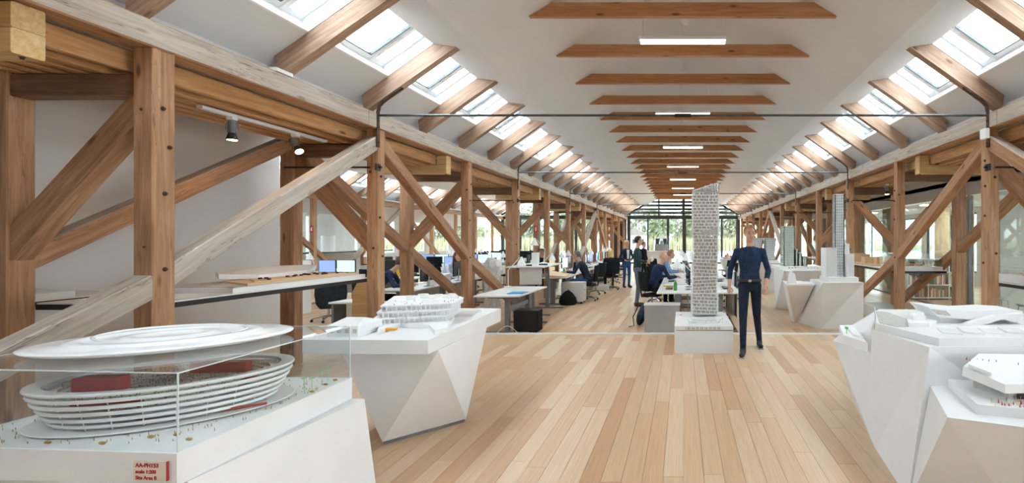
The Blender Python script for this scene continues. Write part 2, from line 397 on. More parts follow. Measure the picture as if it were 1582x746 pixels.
# ---- tie rods with iron straps
for i, k in enumerate(range(1, NP, 2)):
    y = posty(k)
    t = thing('tie_rod', f'slim dark steel tie rod spanning the hall, {ORD[i]} from the camera', 'tie rod', (0, y, 3.275), 0, 'steel tie rods')
    MB().cyl((-XI+.02, y-.09, 3.275), (XI-.02, y-.09, 3.275), .015, n=8).build('rod', 'rod_steel', t)
    q = MB(); q.cyl((-.11, y-.09, 3.275), (.11, y-.09, 3.275), .026, n=8); q.build('turnbuckle', 'black_metal', t)
    for s in (-1, 1):
        q = MB(); x = s*(XI-.008); yy = y-.09
        pts = [(x, yy, 2.86), (x, yy, 3.3), (x-s*.02, yy, 3.40), (x-s*.09, yy, 3.47), (x-s*.32, yy, 3.635)]
        for a, b in zip(pts, pts[1:]):
            a, b = Vector(a), Vector(b); d = (b-a).normalized(); nn = d.cross(Vector((0, 1, 0)))
            q.obox((a+b)/2, d*((b-a).length/2+.002), Vector((0, .027, 0)), nn*.008)
        q.build('strap', 'rust_iron', t)
        for zz in (2.92, 3.12, 3.2): bolt((x-s*.006, yy, zz), (-s, 0, 0), t, .012)
        q = MB(); q.box(x-.012, x+.012, yy-.045, yy+.045, 2.55, 2.64); q.cyl((x, yy, 2.595), (x-s*.05, yy, 2.595), .016, n=8); q.build('anchor_plate', 'black_metal', t)
        MB().cyl((s*(XI+.1), yy, 2.595), (s*(XO+.1), yy, 2.595), .012, n=8).build('anchor_rod', 'black_metal', t)
# ---- roofs
def zl(a): return 4.2-.706*(a-3.25)
WN = [0]
def nave(xc, y0, y1, ysky, rafters, sides=(-1, 1), word=''):
    for s in sides:
        q = MB()
        X = lambda a: xc+s*a
        def quad(a0, z0, a1, z1, ya, yb):
            vs = [(X(a0), ya, z0), (X(a1), ya, z1), (X(a1), yb, z1), (X(a0), yb, z0)]
            q.add(vs, [(3, 2, 1, 0) if s < 0 else (0, 1, 2, 3)])
        quad(0, 5.74, 2.66, 4.125, y0, y1); quad(2.66, 4.125, 3.25, 4.2, y0, y1)
        quad(3.84, zl(3.84), 4.36, zl(4.36), y0, y1)
        # bays of skylights
        ys = [ysky+SP*i for i in range(60)]; ys = [v for v in ys if y0 < v < y1]
        prev = y0
        for a, b in zip(ys, ys[1:]):
            quad(3.25, 4.2, 3.84, zl(3.84), prev, a+.06); prev = b-.06
        quad(3.25, 4.2, 3.84, zl(3.84), prev, y1)
        q.add([(X(4.3), y0, 3.3), (X(4.3), y1, 3.3), (X(4.3), y1, 3.6), (X(4.3), y0, 3.6)], [(0, 1, 2, 3)])
        tag(q.build('ceiling', 'plaster'), None, None, None, 'structure')
        n = Vector((s*.577, 0, .817)); dn = Vector((s*.817, 0, -.577))
        for i, (a, b) in enumerate(zip(ys, ys[1:])):
            WN[0] += 1
            T = Vector((X(3.25), 0, 4.2)); L = .722; ya, yb = a+.06, b-.06
            t = thing(f'window_{WN[0]}', f'roof skylight in the {word}{side_word(s)} slope, {ORD[i]} from the camera', 'skylight', (X(3.5), (a+b)/2, 4.0), 0, 'roof skylights', 'structure')
            def slab(mb, u0, u1, va, vb, h0, h1):
                p = lambda u, v, h: T+dn*u+n*h+Vector((0, v, 0))
                mb.hexa([p(u0, va, h0), p(u1, va, h0), p(u1, vb, h0), p(u0, vb, h0), p(u0, va, h1), p(u1, va, h1), p(u1, vb, h1), p(u0, vb, h1)])
            fr = MB()
            slab(fr, -.02, .0, ya-.02, yb+.02, -.0, .3); slab(fr, L, L+.02, ya-.02, yb+.02, 0, .3)
            slab(fr, 0, L, ya-.02, ya, 0, .3); slab(fr, 0, L, yb, yb+.02, 0, .3)
            fr.build('reveal', 'frame_white', t)
            ym = yb-.26
            f2 = MB()
            for (va, vb) in ((ya, ym-.02), (ym+.02, yb)):
                for u0, u1, v0, v1 in ((0, .05, va, vb), (L-.07, L, va, vb), (0.05, L-.07, va, va+.035), (.05, L-.07, vb-.035, vb)): slab(f2, u0, u1, v0, v1, .14, .2)
            slab(f2, 0, L, ym-.02, ym+.02, .12, .21)
            f2.build('sash_frame', 'frame_white', t)
            g = MB(); slab(g, .05, L-.07, ya+.035, ym-.055, .168, .174); g.build('pane', 'pane_glass', t)
            g = MB(); slab(g, .05, L-.07, ym+.055, yb-.035, .168, .174); g.build('pane', 'pane_glass', t)
            g = MB(); e = .012
            for u0, u1, v0, v1 in ((L-.07-e, L-.07, ya+.035, ym-.055), (.05, L-.07, ym-.055-e, ym-.055)): slab(g, u0, u1, v0, v1, .13, .167)
            g.build('gasket', 'rod_steel', t)
        if rafters and s in rafters:
            hw = .055
            for i, v in enumerate([w for w in ys]):
                ft, up_ = 4.19, 2.92
                lo = lambda a: ft-.706*(a-up_)                   # underside line
                q = MB(); zb = lambda a: lo(a)
                aa = 4.16
                poly = [(X(2.93), v-hw, lo(2.93)), (X(aa), v-hw, max(lo(aa), 3.31)), (X(aa+.03), v-hw, zl(aa+.03)-.002), (X(3.25), v-hw, 4.198), (X(2.97), v-hw, 4.163)]
                d = Vector((-s*.817, 0, .577)); mw = Matrix((d, Vector((0, -s, 0)), d.cross(Vector((0, -s, 0))))).transposed().to_4x4(); mw.translation = (X(4), v, 3.4)
                q.prism(poly, (0, 2*hw, 0))
                o = q.build('rafter', 'timber_rafter', mw=mw)
                tag(o, f'sloping timber rafter on the {word}{side_word(s)} roof side, {ORD[i]} from the camera', 'rafter', 'roof rafters')
timber('timber_rafter', '92725c', 'ab8b74', 'c0a48f', .5, .35)
YR = 6.36-SP*7
nave(0, YBACK, YEND, YR, (-1, 1))
nave(-9.12, 7.6, YEND, YR, (-1,), word='left nave ')
tag(MB().box(-6.6, -5.2, YBACK, 7.6, 3.36, 3.4).build('ceiling', 'plaster'), None, None, None, 'structure')  # added cover keeping left nave skylight off the partition
# ---- collars and pendant lights
i = 0
for k in range(-5, 22):
    y = 6.27+SP*k; zb, h = 4.53, .18
    if y > YEND-.3 or y < 2: continue
    sl = (5.74-4.125)/2.66; e = lambda z: (5.74-z)/sl-.004
    q = MB(); q.prism([(-e(zb), y-.035, zb), (e(zb), y-.035, zb), (e(zb+h), y-.035, zb+h), (-e(zb+h), y-.035, zb+h)], (0, .07, 0))
    o = q.build('collar_beam', 'timber_collar', mw=Matrix.Translation((0, y, zb)))
    tag(o, f'orange wooden collar beam across the ceiling ridge, {ORD[i]} from the camera', 'beam', 'ceiling collar beams'); i += 1
m = mat('light_panel', 'ffffff', .5, emit='fff6ea', estr=1.0)
for i in range(7):
    y = 7.02+SP*3*i; z = 4.52
    t = thing('pendant_light', f'long white linear pendant lamp between the collar beams, {ORD[i]} from the camera', 'lamp', (0, y, z), 0, 'linear pendant lamps')
    MB().box(-.62, .62, y-.085, y+.085, z, z+.05).build('housing', 'frame_white', t)
    MB().box(-.61, .61, y-.075, y+.075, z-.006, z).build('diffuser', 'light_panel', t)
    for xx in (-.58, .58): MB().cyl((xx, y, z+.05), (xx, y, 5.74-.607*abs(xx)), .004, n=5).build('cable', 'frame_white', t)
t = thing('smoke_detector', 'small round white smoke detector under the ceiling ridge', 'detector', (0, 6.9, 4.8))
MB().lathe((0.03, 6.9, 4.72), [(.03, 0), (.05, .02), (.055, .05), (.055, .06)], 14).build('sensor_body', 'frame_white', t, smooth=True)
MB().cyl((.03, 6.9, 4.78), (.03, 6.9, 5.72), .006, n=5).build('stem', 'frame_white', t)
glass('dimming_glass', 'b2b8b6', .7)  # grey tint made up to hold back daylight and the bright outside
# ================================================================== walls, facade, outside
def struct(mb, name, m): return tag(mb.build(name, m), None, None, None, 'structure')
struct(MB().box(-14.5, 11.5, YBACK-.2, YBACK, 0, 5.8), 'wall_back', 'plaster_wall')
struct(MB().box(-6.5, -6.35, YBACK, 7.62, 0, 3.95), 'wall_left', 'plaster_wall')       # partition behind the shelves
# end facade: dark frame, posts, panes (nave and left nave)
def facade(xc, y, xs, word, n0):
    t = thing(f'window_{n0}', f'tall dark framed glass end wall of the {word}', 'window', (xc, y, 0), 0, None, 'structure')
    MB().box(xc-4.3, xc+4.3, y-.1, y+.1, 3.14, 3.4).build('header_beam', 'facade_black', t)
    MB().box(xc-4.3, xc+4.3, y-.06, y+.06, FZ, .0).build('sill', 'facade_black', t)
    for a, w in xs: MB().box(xc+a-w/2, xc+a+w/2, y-.07, y+.07, 0, 3.14).build('mullion', 'facade_black', t)
    for (a, w), (b, v) in zip(xs, xs[1:]): MB().box(xc+a+w/2, xc+b-v/2, y-.01, y+.01, 0, 3.14).build('pane', 'dimming_glass', t)
    # gable glazing
    sl = (5.74-4.125)/2.66
    for a in (-1.75, .0, 1.75): MB().box(xc+a-.05, xc+a+.05, y-.05, y+.05, 3.4, 5.7-sl*abs(a)).build('gable_mullion', 'facade_black', t)
    for s in (-1, 1):
        q = MB(); a, b = Vector((xc+s*4.1, y, 3.45)), Vector((xc, y, 5.7)); d = (b-a).normalized()
        q.obox((a+b)/2, d*(b-a).length/2, Vector((0, .05, 0)), d.cross(Vector((0, 1, 0)))*.06); q.build('gable_rail', 'facade_black', t)
    MB().prism([(xc-4.1, y-.01, 3.4), (xc+4.1, y-.01, 3.4), (xc, y-.01, 5.7)], (0, .02, 0)).build('gable_pane', 'dimming_glass', t)
    return t
facade(0, YEND, [(-3.95, .2), (-2.55, .1), (-1.08, .16), (.1, .26), (1.4, .1), (2.83, .12), (4.05, .2)], 'main hall', 101)
facade(-9.12, YEND, [(-4.0, .2), (-2.7, .12), (-1.35, .16), (0, .26), (1.35, .16), (2.7, .12), (4.0, .2)], 'left nave', 102)
struct(MB().box(-5.3, -4.1, YEND-.1, YEND+.1, 0, 3.4), 'wall_end', 'facade_black')
# louvred canopy outside the gable
t = thing('canopy', 'slatted canopy seen through the gable glazing above the end windows', 'canopy', (0, YEND+.3, 3.5))
noisy('louvre', '4c4640', '5d564f', 3, .6)
for i in range(9):
    z = 3.55+.27*i; w = min(4.2, 4.4-1.25*(z-3.4))
    if w > .3: MB().box(-w, w, YEND+.5, YEND+.72, z, z+.15).build('slat', 'louvre', t)
for a in (-3.95, .1, 4.0): MB().box(a-.05, a+.05, YEND+.74, YEND+.84, -.06, 5.2 if a == .1 else 3.6).build('canopy_post', 'facade_black', t)
# west outer wall of the left nave: white wall band, windows, curtain
struct(MB().box(-14.5, -14.3, 2, YEND, 0, .95), 'wall_west', 'plaster_wall')
struct(MB().box(-14.5, -14.3, 2, YEND, 2.6, 4.2), 'wall_west', 'plaster_wall')
for i in range(12):
    y0 = 2+i*2.77
    struct(MB().box(-14.5, -14.3, y0, y0+.9, .95, 2.6), 'wall_west', 'plaster_wall')
    t = thing(f'window_{110+i}', f'window in the outer wall of the left nave, {ORD[i]} from the camera', 'window', (-14.4, y0+1.8, .95), 0, 'outer wall windows', 'structure')
    q = MB()
    for a, b, c, d in ((.9, .96, .95, 2.6), (2.71, 2.77, .95, 2.6), (.96, 2.71, .95, 1.01), (.96, 2.71, 2.54, 2.6)): q.box(-14.43, -14.37, y0+a, y0+b, c, d)
    q.build('frame', 'frame_white', t)
    MB().box(-14.405, -14.395, y0+.96, y0+2.71, 1.01, 2.54).build('pane', 'dimming_glass', t)
struct(MB().box(-14.5, -12.9, 2, YEND, 3.33, 3.37), 'ceiling', 'plaster')
struct(MB().box(-14.5, -6.5, 7.42, 7.6, FZ, 5.8), 'wall_near', 'plaster_wall')  # unseen wall placed to shut left nave light off the partition
# right side: white band over a glass partition, rooms behind
XG = 6.25
struct(MB().box(XG, XG+.12, YBACK, YEND, 2.62, 3.95), 'wall_right', 'plaster_wall')
struct(MB().box(XG, 11.5, YBACK, YEND, 2.9, 3.0), 'ceiling', 'plaster')
struct(MB().box(4.2, XG+.1, YBACK, YEND, 3.38, 3.42), 'ceiling', 'plaster')
gn = 0
for i in range(17):
    y0 = 3.0+i*1.9
    t = thing(f'window_{130+i}', f'frameless glass partition panel along the right aisle, {ORD[i]} from the camera', 'glass panel', (XG, y0, 0), 0, 'glass partition panels', 'structure')
    MB().box(XG+.03, XG+.045, y0+.005, y0+1.895, .04, 2.6).build('pane', 'room_glass', t)
    MB().box(XG+.02, XG+.06, y0, y0+1.9, 0, .04).build('rail', 'grey_metal', t)
    if i % 2 == 0: MB().box(XG+.01, XG+.07, y0-.02, y0+.02, .04, 2.62).build('mullion', 'grey_metal', t)
struct(MB().box(11.3, 11.5, YBACK, YEND, -.2, .35), 'wall_right', 'plaster_wall')
struct(MB().box(11.3, 11.5, YBACK, YEND, 2.7, 3.0), 'wall_right', 'plaster_wall')
for i in range(8):
    y0 = 1+i*4.3
    struct(MB().box(11.3, 11.5, y0, y0+.4, .35, 2.7), 'wall_right', 'plaster_wall')
    t = thing(f'window_{150+i}', f'window in the outer wall behind the right rooms, {ORD[i]} from the camera', 'window', (11.4, y0+2.6, .8), 0, 'right outer windows', 'structure')
    q = MB()
    for a, b, c, d in ((.4, .46, .35, 2.7), (4.24, 4.3, .35, 2.7), (2.32, 2.38, .41, 2.64), (.46, 4.24, .35, .41), (.46, 4.24, 2.64, 2.7)): q.box(11.37, 11.43, y0+a, y0+b, c, d)
    q.build('frame', 'facade_black', t)
    MB().box(11.395, 11.405, y0+.46, y0+4.24, .41, 2.64).build('pane', 'dimming_glass', t)
struct(MB().box(7.22, 11.3, 11.0, 11.12, FZ, 2.9), 'wall_room', 'plaster_wall')
# ---- outside: quay, water, reeds, trees, houses
noisy('quay', 'd8d8d4', 'e2e2de', .3, .8, .2)
noisy('water', 'c3ccd0', 'd5dcde', .08, .15, .5, .05, (1, 6, 1))
noisy('reed', 'b9ae8e', 'd0c7a8', 2.0, .9, .1, 0, (3, 3, .4))
noisy('tree_olive', '9a9f85', 'b4b79d', .8, .9, .1); noisy('tree_grey', 'a6a595', 'bab8a8', .8, .9, .1); noisy('tree_blossom', 'cdaeb4', 'ddc9c9', .8, .9, .1)  # leaf colours paled to put distant haze into the paint
tag(MB().box(-60, 60, YEND+.2, 62, -.5, -.06).build('ground', 'quay'), None, None, None, 'structure')
tag(MB().box(-250, 250, 62, 400, -1.4, -1.0).build('water', 'water'), None, None, None, 'structure')
tag(MB().box(-300, -14.6, -60, 62, -.5, -.3).build('ground', 'quay'), None, None, None, 'structure')
tag(MB().box(11.6, 300, -60, 62, -.5, -.3).build('ground', 'quay'), None, None, None, 'structure')
rr = random.Random(3)
q = MB()
for i in range(2600):
    x = rr.uniform(-75, 45); y = rr.uniform(112, 120); h = rr.uniform(2.8, 3.7); w = rr.uniform(.1, .3); lx = rr.uniform(-.3, .3)
    a = rr.uniform(0, PI); dx, dy = w*math.cos(a), w*math.sin(a)
    q.add([(x-dx, y-dy, -1.1), (x+dx, y+dy, -1.1), (x+lx, y, h-1), (x+dy, y-dx, -1.1)], [(0, 1, 2), (1, 3, 2), (3, 0, 2)])
tag(q.build('reeds', 'reed'), 'pale yellow reed bed on the far bank of the water', 'reeds', None, 'stuff')
tag(MB().prism([(-90, 116, .2), (60, 116, .2), (60, 190, 2.0), (-90, 190, 2.0)], (0, 0, -1)).build('ground', 'reed'), None, None, None, 'structure')
def leafball(q, c, r, n, rg, sz):
    for _ in range(n):
        v = Vector((rg.gauss(0, 1), rg.gauss(0, 1), rg.gauss(0, 1))).normalized()*r*rg.uniform(.6, 1.05); v.z *= .8
        p = Vector(c)+v; a = Vector((rg.gauss(0, 1), rg.gauss(0, 1), rg.gauss(0, 1))).normalized(); b = a.orthogonal().normalized(); a2 = a.cross(b)
        s = sz*rg.uniform(.6, 1.4); q.add([p-b*s, p+a2*s*.6, p+b*s, p-a2*s*.6], [(0, 1, 2, 3)])
for i in range(26):
    x = -72+i*4.4+rr.uniform(-1.5, 1.5); y = rr.uniform(126, 136) if i % 2 else rr.uniform(142, 156); h = rr.uniform(9, 12)
    t = thing('tree', f'bushy spring tree on the far bank, {ORD[i]} from the left' if i else 'bushy spring tree on the far bank, leftmost', 'tree', (x, y, 0), 0, 'trees on the far bank')
    q = MB(); q.tube([(x, y, 0), (x+.2, y, h*.4), (x, y, h*.7)], [.25, .18, .06], 6); q.build('trunk', 'timber_dark', t)
    q = MB()
    for j in range(10): leafball(q, (x+rr.uniform(-3, 3), y+rr.uniform(-2, 2), h*(.2+.07*j)), rr.uniform(2.0, 2.9), 130, rr, .46)
    q.build('crown', 'tree_blossom' if i in (12,) else ['tree_olive', 'tree_grey', 'tree_olive'][i % 3], t)
noisy('house_pink', 'd9b8b4', 'e6cfc9', .6, .8); noisy('house_white', 'e4e2df', 'eeecea', .6, .8); noisy('house_roof', '8a7a74', '9a8a82', 1, .8)
mat('boat_blue', '3f86b8', .4); mat('dark_glass', '3a4248', .2)
for i, (x, y, w, hh, m, lb) in enumerate(((-10.5, 104, 5.5, 4.2, 'house_pink', 'pink gabled house on the far bank'), (-16.5, 105, 4.5, 4.6, 'house_white', 'white gabled house beside the pink one on the far bank'), (-4.6, 105, 3.2, 2.6, 'house_white', 'small pale boathouse on the far bank'))):
    t = thing('house', lb, 'house', (x, y, 0))
    MB().box(x-w/2, x+w/2, y, y+5, -.8, hh*.62).build('wall', m, t)
    MB().prism([(x-w/2-.2, y-.2, hh*.62), (x+w/2+.2, y-.2, hh*.62), (x, y-.2, hh)], (0, 5.4, 0)).build('roof', 'house_roof', t)
    for j in range(3):
        a = x-w*.32+j*w*.32; MB().box(a-.35, a+.35, y-.05, y+.02, hh*.2, hh*.2+.9).build('window', 'dark_glass', t)
t = thing('boat', 'small blue boat lying on the water beyond the end windows', 'boat', (-3.4, 72, -1))
q = MB(); q.prism([(-4.6, 72, -.3), (-4.3, 72, -.95), (-2.6, 72, -.95), (-2.2, 72, -.2)], (0, 1.3, 0)); q.build('hull', 'boat_blue', t)
MB().box(-4.4, -2.5, 72.1, 73.2, -.35, -.15).build('deck', 'house_white', t)
# ================================================================== plinths and architectural models
mat('model_white', 'f2f3f4', .45); mat('model_red', 'a8202b', .45); mat('model_gold', 'b08a3c', .4); mat('model_green', '7fc77a', .5)
mat('model_orange', 'e8a21c', .5); mat('model_vermilion', 'e8552b', .5); mat('model_wood', 'e6c9a4', .6); mat('model_dark', '3a302a', .6)
noisy('model_frost', 'eef0f2', 'f6f7f8', 4, .3); noisy('model_grey', 'b4b2ac', 'c9c7c2', 30, .5); noisy('core_beige', '9f988f', 'cbc4bb', 22, .5)
glass('model_acrylic', 'eaf0f0', 1.0); mat('sign_beige', 'e3d8cb', .5); mat('sign_red', 'b3222c', .5)
def frost():
    m = M['model_frost']; b = m.node_tree.nodes['Principled BSDF']; b.inputs['Transmission Weight'].default_value = .0; b.inputs['Coat Weight'].default_value = .4
frost()
def poly3(q, pts, mi=0): q.add(pts, [tuple(range(len(pts)))], mi); return q
def frustum(q, bot, zb, top, zt, mi=0):
    n = len(bot); a = [(x, y, zb) for x, y in bot]+[(x, y, zt) for x, y in top]
    return q.add(a, [tuple(range(n-1, -1, -1)), tuple(range(n, 2*n))]+[(i, (i+1) % n, n+(i+1) % n, n+i) for i in range(n)], mi)
def flat(q, poly, z0, z1, mi=0): return frustum(q, poly, z0, poly, z1, mi)
def specks(n, pos, r, h, m, parent, name='scale_figures', seed=1, cone=False):
    g = random.Random(seed); q = MB()
    for _ in range(n):
        p = pos(g)
        if p is None: continue
        q.cyl(p, Vector(p)+Vector((0, 0, h*g.uniform(.7, 1.2))), r, r*.5, 4)
    o = q.build(name, m, parent); o['kind'] = 'stuff'; return o
def hull(bot, top, name, m, parent):      # closed faceted body from explicit triangles/quads given by caller
    pass

# ---------------------------------------------------------------- stadium plinth
t = thing('plinth', 'large white flared plinth in the left foreground carrying the stadium model', 'plinth', (-2.8, 2.7, 0))
q = MB(); frustum(q, [(-3.5, 2.06), (-2.1, 2.02), (-2.07, 3.26), (-3.5, 3.3)], 0, [(-3.46, 2.2), (-2.19, 2.14), (-2.14, 3.25), (-3.46, 3.3)], .58)
q.build('body', 'white_paint', t)
t = thing('stadium_model', 'white ringed stadium model with red blocks inside on the left foreground plinth', 'architectural model', (-2.8, 2.7, .58))
SL = [(-3.44, 2.178), (-2.198, 2.1), (-2.23, 3.26), (-3.44, 3.3)]
q = MB(); flat(q, SL, .58, .72); q.build('site_base', 'white_paint', t)
sc, rot = (-2.80, 2.66, 0), math.radians(28); sx, sy = 1.0, .74
mat('ring_white', 'f4f5f6', .25)
for z, r, w, h in ((.724, .52, .10, .010), (.742, .445, .03, .020), (.774, .462, .03, .021), (.808, .48, .028, .022), (.842, .497, .026, .022), (.875, .51, .024, .022), (.908, .52, .06, .02)):
    q = MB(); n = 72; prof = [(r-w, z), (r, z+.004), (r+.004, z+h*.6), (r, z+h), (r-w, z+h-.002), (r-w, z)]
    q.lathe((sc[0], sc[1], 0), prof, n, 0, sx, sy, rot, False, False); q.build('ring', 'ring_white', t, smooth=True)
m = mat('crowd', 'e8e2d4', .6); n = N(m); vo = n.a('ShaderNodeTexVoronoi'); vo.inputs['Scale'].default_value = 95
n.l(n.a('ShaderNodeTexCoord').outputs['Object'], vo.inputs['Vector']); n.l(n.ramp(vo.outputs['Distance'], ((.30, 'a5813f'), (.42, 'eee9e0'))), n.b.inputs['Base Color'])
q = MB(); prof = []
for i in range(9): prof += [(.2+i*.026, .765+i*.015), (.2+i*.026, .78+i*.015)]
q.lathe((sc[0], sc[1], 0), prof, 64, 0, sx, sy, rot, True, False); q.build('seating_bowl', 'crowd', t)
q = MB(); q.lathe((sc[0], sc[1], 0), [(.19, .722), (.19, .77)], 48, 0, sx, sy, rot); q.build('pitch', 'model_white', t)
q = MB()
for a in range(24):
    an = 2*PI*a/24; x, y = .43*math.cos(an)*sx, .43*math.sin(an)*sy; cr, sr = math.cos(rot), math.sin(rot)
    p = Vector((sc[0]+x*cr-y*sr, sc[1]+x*sr+y*cr, .73)); q.cyl(p, p+Vector(((p.x-sc[0])*.1, (p.y-sc[1])*.1, .175)), .003, n=5)
q.build('column_ring', 'ring_white', t)
for (px, py, d, w, dep, h, rz) in ((157, 592, 2.44, .20, .07, .07, .1), (342, 566, 2.86, .30, .05, .06, .1), (165, 622, 2.38, .30, .03, .035, .1), (395, 582, 2.72, .12, .03, .012, .5), (255, 646, 2.52, .22, .015, .012, .4), (375, 628, 2.62, .2, .015, .012, .6)):
    c = W(px, py, d); q = MB(); ax = Vector((math.cos(rz), math.sin(rz), 0)); ay = Vector((-ax.y, ax.x, 0)); q.obox(c, ax*w/2, ay*dep/2, Vector((0, 0, h/2)))
    q.build('red_block', 'model_red', t)
def onslab(g):
    x, y = g.uniform(-3.4, -2.25), g.uniform(2.2, 3.2); dx, dy = x-sc[0], y-sc[1]; u = dx*math.cos(-rot)-dy*math.sin(-rot); v = dx*math.sin(-rot)+dy*math.cos(-rot)
    e = (u/.53)**2+(v/.4)**2
    return (x, y, .72) if 1.0 < e < 2.6 else None
specks(420, onslab, .0022, .013, 'model_gold', t)
for px, py in ((74, 685), (158, 686), (233, 676), (273, 673), (292, 680), (482, 606), (503, 595), (518, 588)):
    c = G(px, py, .72); q = MB(); q.ell(c+Vector((0, 0, .006)), .016, .008, .007, 10, 6); q.build('car', 'model_gold', t, smooth=True)
for px, py in ((470, 606), (482, 606), (497, 594), (507, 588)):
    c = G(px, py, .72); q = MB(); q.cyl(c, c+Vector((0, 0, .085)), .0016, n=5); q.ell(c+Vector((0, 0, .086)), .018, .018, .003, 8, 4); q.build('model_tree', 'model_green', t)
t2 = thing('model_sign', 'small beige label with red lettering on the stadium plinth front', 'sign', (-2.3, 2.105, .64))
fd = Vector((-2.198+3.44, 2.1-2.178, 0)).normalized(); fn = Vector((fd.y, -fd.x, 0))
so = Vector((-2.310, 2.1035, .647)); q = MB(); q.obox(so+fn*.004, fd*.076, fn*.004, Vector((0, 0, .042))); q.build('plate', 'sign_beige', t2)
q = MB(); q.obox(so+fn*.0035+fd*.0775, fd*.0015, fn*.0045, Vector((0, 0, .042))); q.build('edge', 'sign_red', t2)
def text_mesh(name, body, size, m, parent, origin, right, up, align='LEFT', ext=.0008, bold=0.):
    cu = bpy.data.curves.new(name, 'FONT'); cu.body = body; cu.size = size; cu.extrude = ext; cu.align_x = align; cu.offset = bold; cu.resolution_u = 3
    o = bpy.data.objects.new(name, cu); C.objects.link(o); dg = bpy.context.evaluated_depsgraph_get(); dg.update()
    me = bpy.data.meshes.new_from_object(o.evaluated_get(dg)); bpy.data.objects.remove(o)
    me.materials.clear(); me.materials.append(M[m]); r, u = Vector(right).normalized(), Vector(up).normalized(); n_ = r.cross(u)
    mw = Matrix((r, u, n_)).transposed().to_4x4(); mw.translation = origin
    me.transform(MW[parent.name].inverted() @ mw); ob = bpy.data.objects.new(name, me); C.objects.link(ob); ob.parent = parent; return ob
for i, (tx, sz) in enumerate((('AA-PH153', .0245), ('scale 1:200', .0215), ('Site Area B', .0215))):
    text_mesh('lettering', tx, sz, 'sign_red', t2, so+fn*.0085-fd*.066+Vector((0, 0, .016-i*.0265)), fd, (0, 0, 1), bold=.0007)
# acrylic cover
t = thing('acrylic_cover', 'clear acrylic box over the stadium model', 'display cover', (-2.8, 2.7, .72))
CV = [(-3.43, 2.19), (-2.206, 2.112), (-2.238, 3.25), (-3.43, 3.29)]; th = .006
for i in range(4):
    a, b = Vector((*CV[i], 0)), Vector((*CV[(i+1) % 4], 0)); d = (b-a).normalized(); nn = Vector((d.y, -d.x, 0))
    q = MB(); q.hexa([a+Vector((0, 0, .721)), b+Vector((0, 0, .721)), b-nn*th+Vector((0, 0, .721)), a-nn*th+Vector((0, 0, .721)), a+Vector((0, 0, 1.062)), b+Vector((0, 0, 1.062)), b-nn*th+Vector((0, 0, 1.062)), a-nn*th+Vector((0, 0, 1.062))]); q.build('side_panel', 'acrylic', t)
    q = MB(); q.box(a.x-.0025, a.x+.0025, a.y-.0025, a.y+.0025, .721, 1.066); q.build('edge_joint', 'acrylic_edge', t)
    q = MB(); q.cyl(a+Vector((0, 0, 1.066)), b+Vector((0, 0, 1.066)), .003, n=5); q.build('edge_joint', 'acrylic_edge', t)
q = MB(); flat(q, CV, 1.063, 1.069); q.build('top_panel', 'acrylic', t)
# removed roof lying on the cover
t = thing('model_roof', 'glossy white elliptical roof disc of the stadium model lying on the acrylic box', 'architectural model', (-2.85, 2.68, 1.07))
dc = (-2.85, 2.69, 0)
prof = [(.30, 1.0705), (.44, 1.073), (.52, 1.088), (.538, 1.098), (.54, 1.103), (.535, 1.106), (.50, 1.110), (.40, 1.114), (.385, 1.124), (.36, 1.127), (.33, 1.124), (.315, 1.117), (.2, 1.120), (.185, 1.127), (.165, 1.129), (.14, 1.126), (.12, 1.119), (.02, 1.121)]
mat('gloss_white', 'f3f6f9', .12, spec=.6)
q = MB(); q.lathe(dc, prof, 80, 0, 1, .74, math.radians(27)); q.build('disc', 'gloss_white', t, smooth=True)
q = MB()                                      # spiral ridge
pts = [(dc[0]+(.30+.10*math.sin(a*.5))*math.cos(a)*.95, dc[1]+.05+(.22+.05*math.sin(a*.5))*math.sin(a), 1.124) for a in [i*.12 for i in range(38)]]
q.tube(pts, [.004+.012*math.sin(PI*i/37) for i in range(38)], 8, flat=(.45, 1)); q.build('spiral_ridge', 'gloss_white', t, smooth=True)

# ---------------------------------------------------------------- folded white table with campus model
t = thing('display_table', 'white folded display table with slab top in the centre left foreground', 'table', (-2.3, 4.3, 0))
q = MB(); tp = [(-2.85, 3.62), (-1.896, 3.6), (-1.985, 5.27), (-3.0, 5.3)]
q.hexa([(x, y, z) for (x, y), z in zip(tp, (.797, .797, .76, .76))]+[(x, y, .9) for x, y in tp]); q.build('tabletop', 'white_paint', t)
TL, TR, TRb, TLb = (-2.62, 3.70, .797), (-1.885, 3.73, .797), (-1.965, 4.85, .775), (-2.85, 4.95, .775)
Nn, Rr, Bk, Lf = (-2.40, 3.86, .035), (-1.955, 4.36, .035), (-2.15, 4.9, .035), (-2.7, 4.45, .035)
q = MB(); v = [TL, TR, TRb, TLb, Nn, Rr, Bk, Lf]
q.add(v, [(0, 4, 1), (1, 4, 5), (1, 5, 2), (2, 5, 6), (2, 6, 3), (3, 6, 7), (3, 7, 0), (0, 7, 4), (7, 6, 5, 4), (0, 1, 2, 3)]); q.build('folded_base', 'white_paint', t)
q = MB(); flat(q, [(-2.41, 3.88), (-1.975, 4.37), (-2.15, 4.87), (-2.68, 4.45)], 0, .035); q.build('foot', 'grey_metal', t)
t = thing('campus_model', 'white terraced building model with small orange and red details on the folded table', 'architectural model', (-2.4, 4.4, .9))
ZT = .9
def wpoly(pts, z): return [tuple(G(px, py, z)[:2]) for px, py in pts]
def slab(t, name, pts, z, z0, z1, m='model_white'):
    p = wpoly(pts, z); a = sum(p[i][0]*p[(i+1) % len(p)][1]-p[(i+1) % len(p)][0]*p[i][1] for i in range(len(p)))
    if a < 0: p = p[::-1]
    q = MB(); flat(q, p, z0, z1); return q.build(name, m, t)
base = [(583, 517), (620, 505), (662, 507), (672, 517), (690, 513), (702, 492), (640, 484), (590, 492)]
slab(t, 'terrace', base, ZT, ZT, ZT+.035)
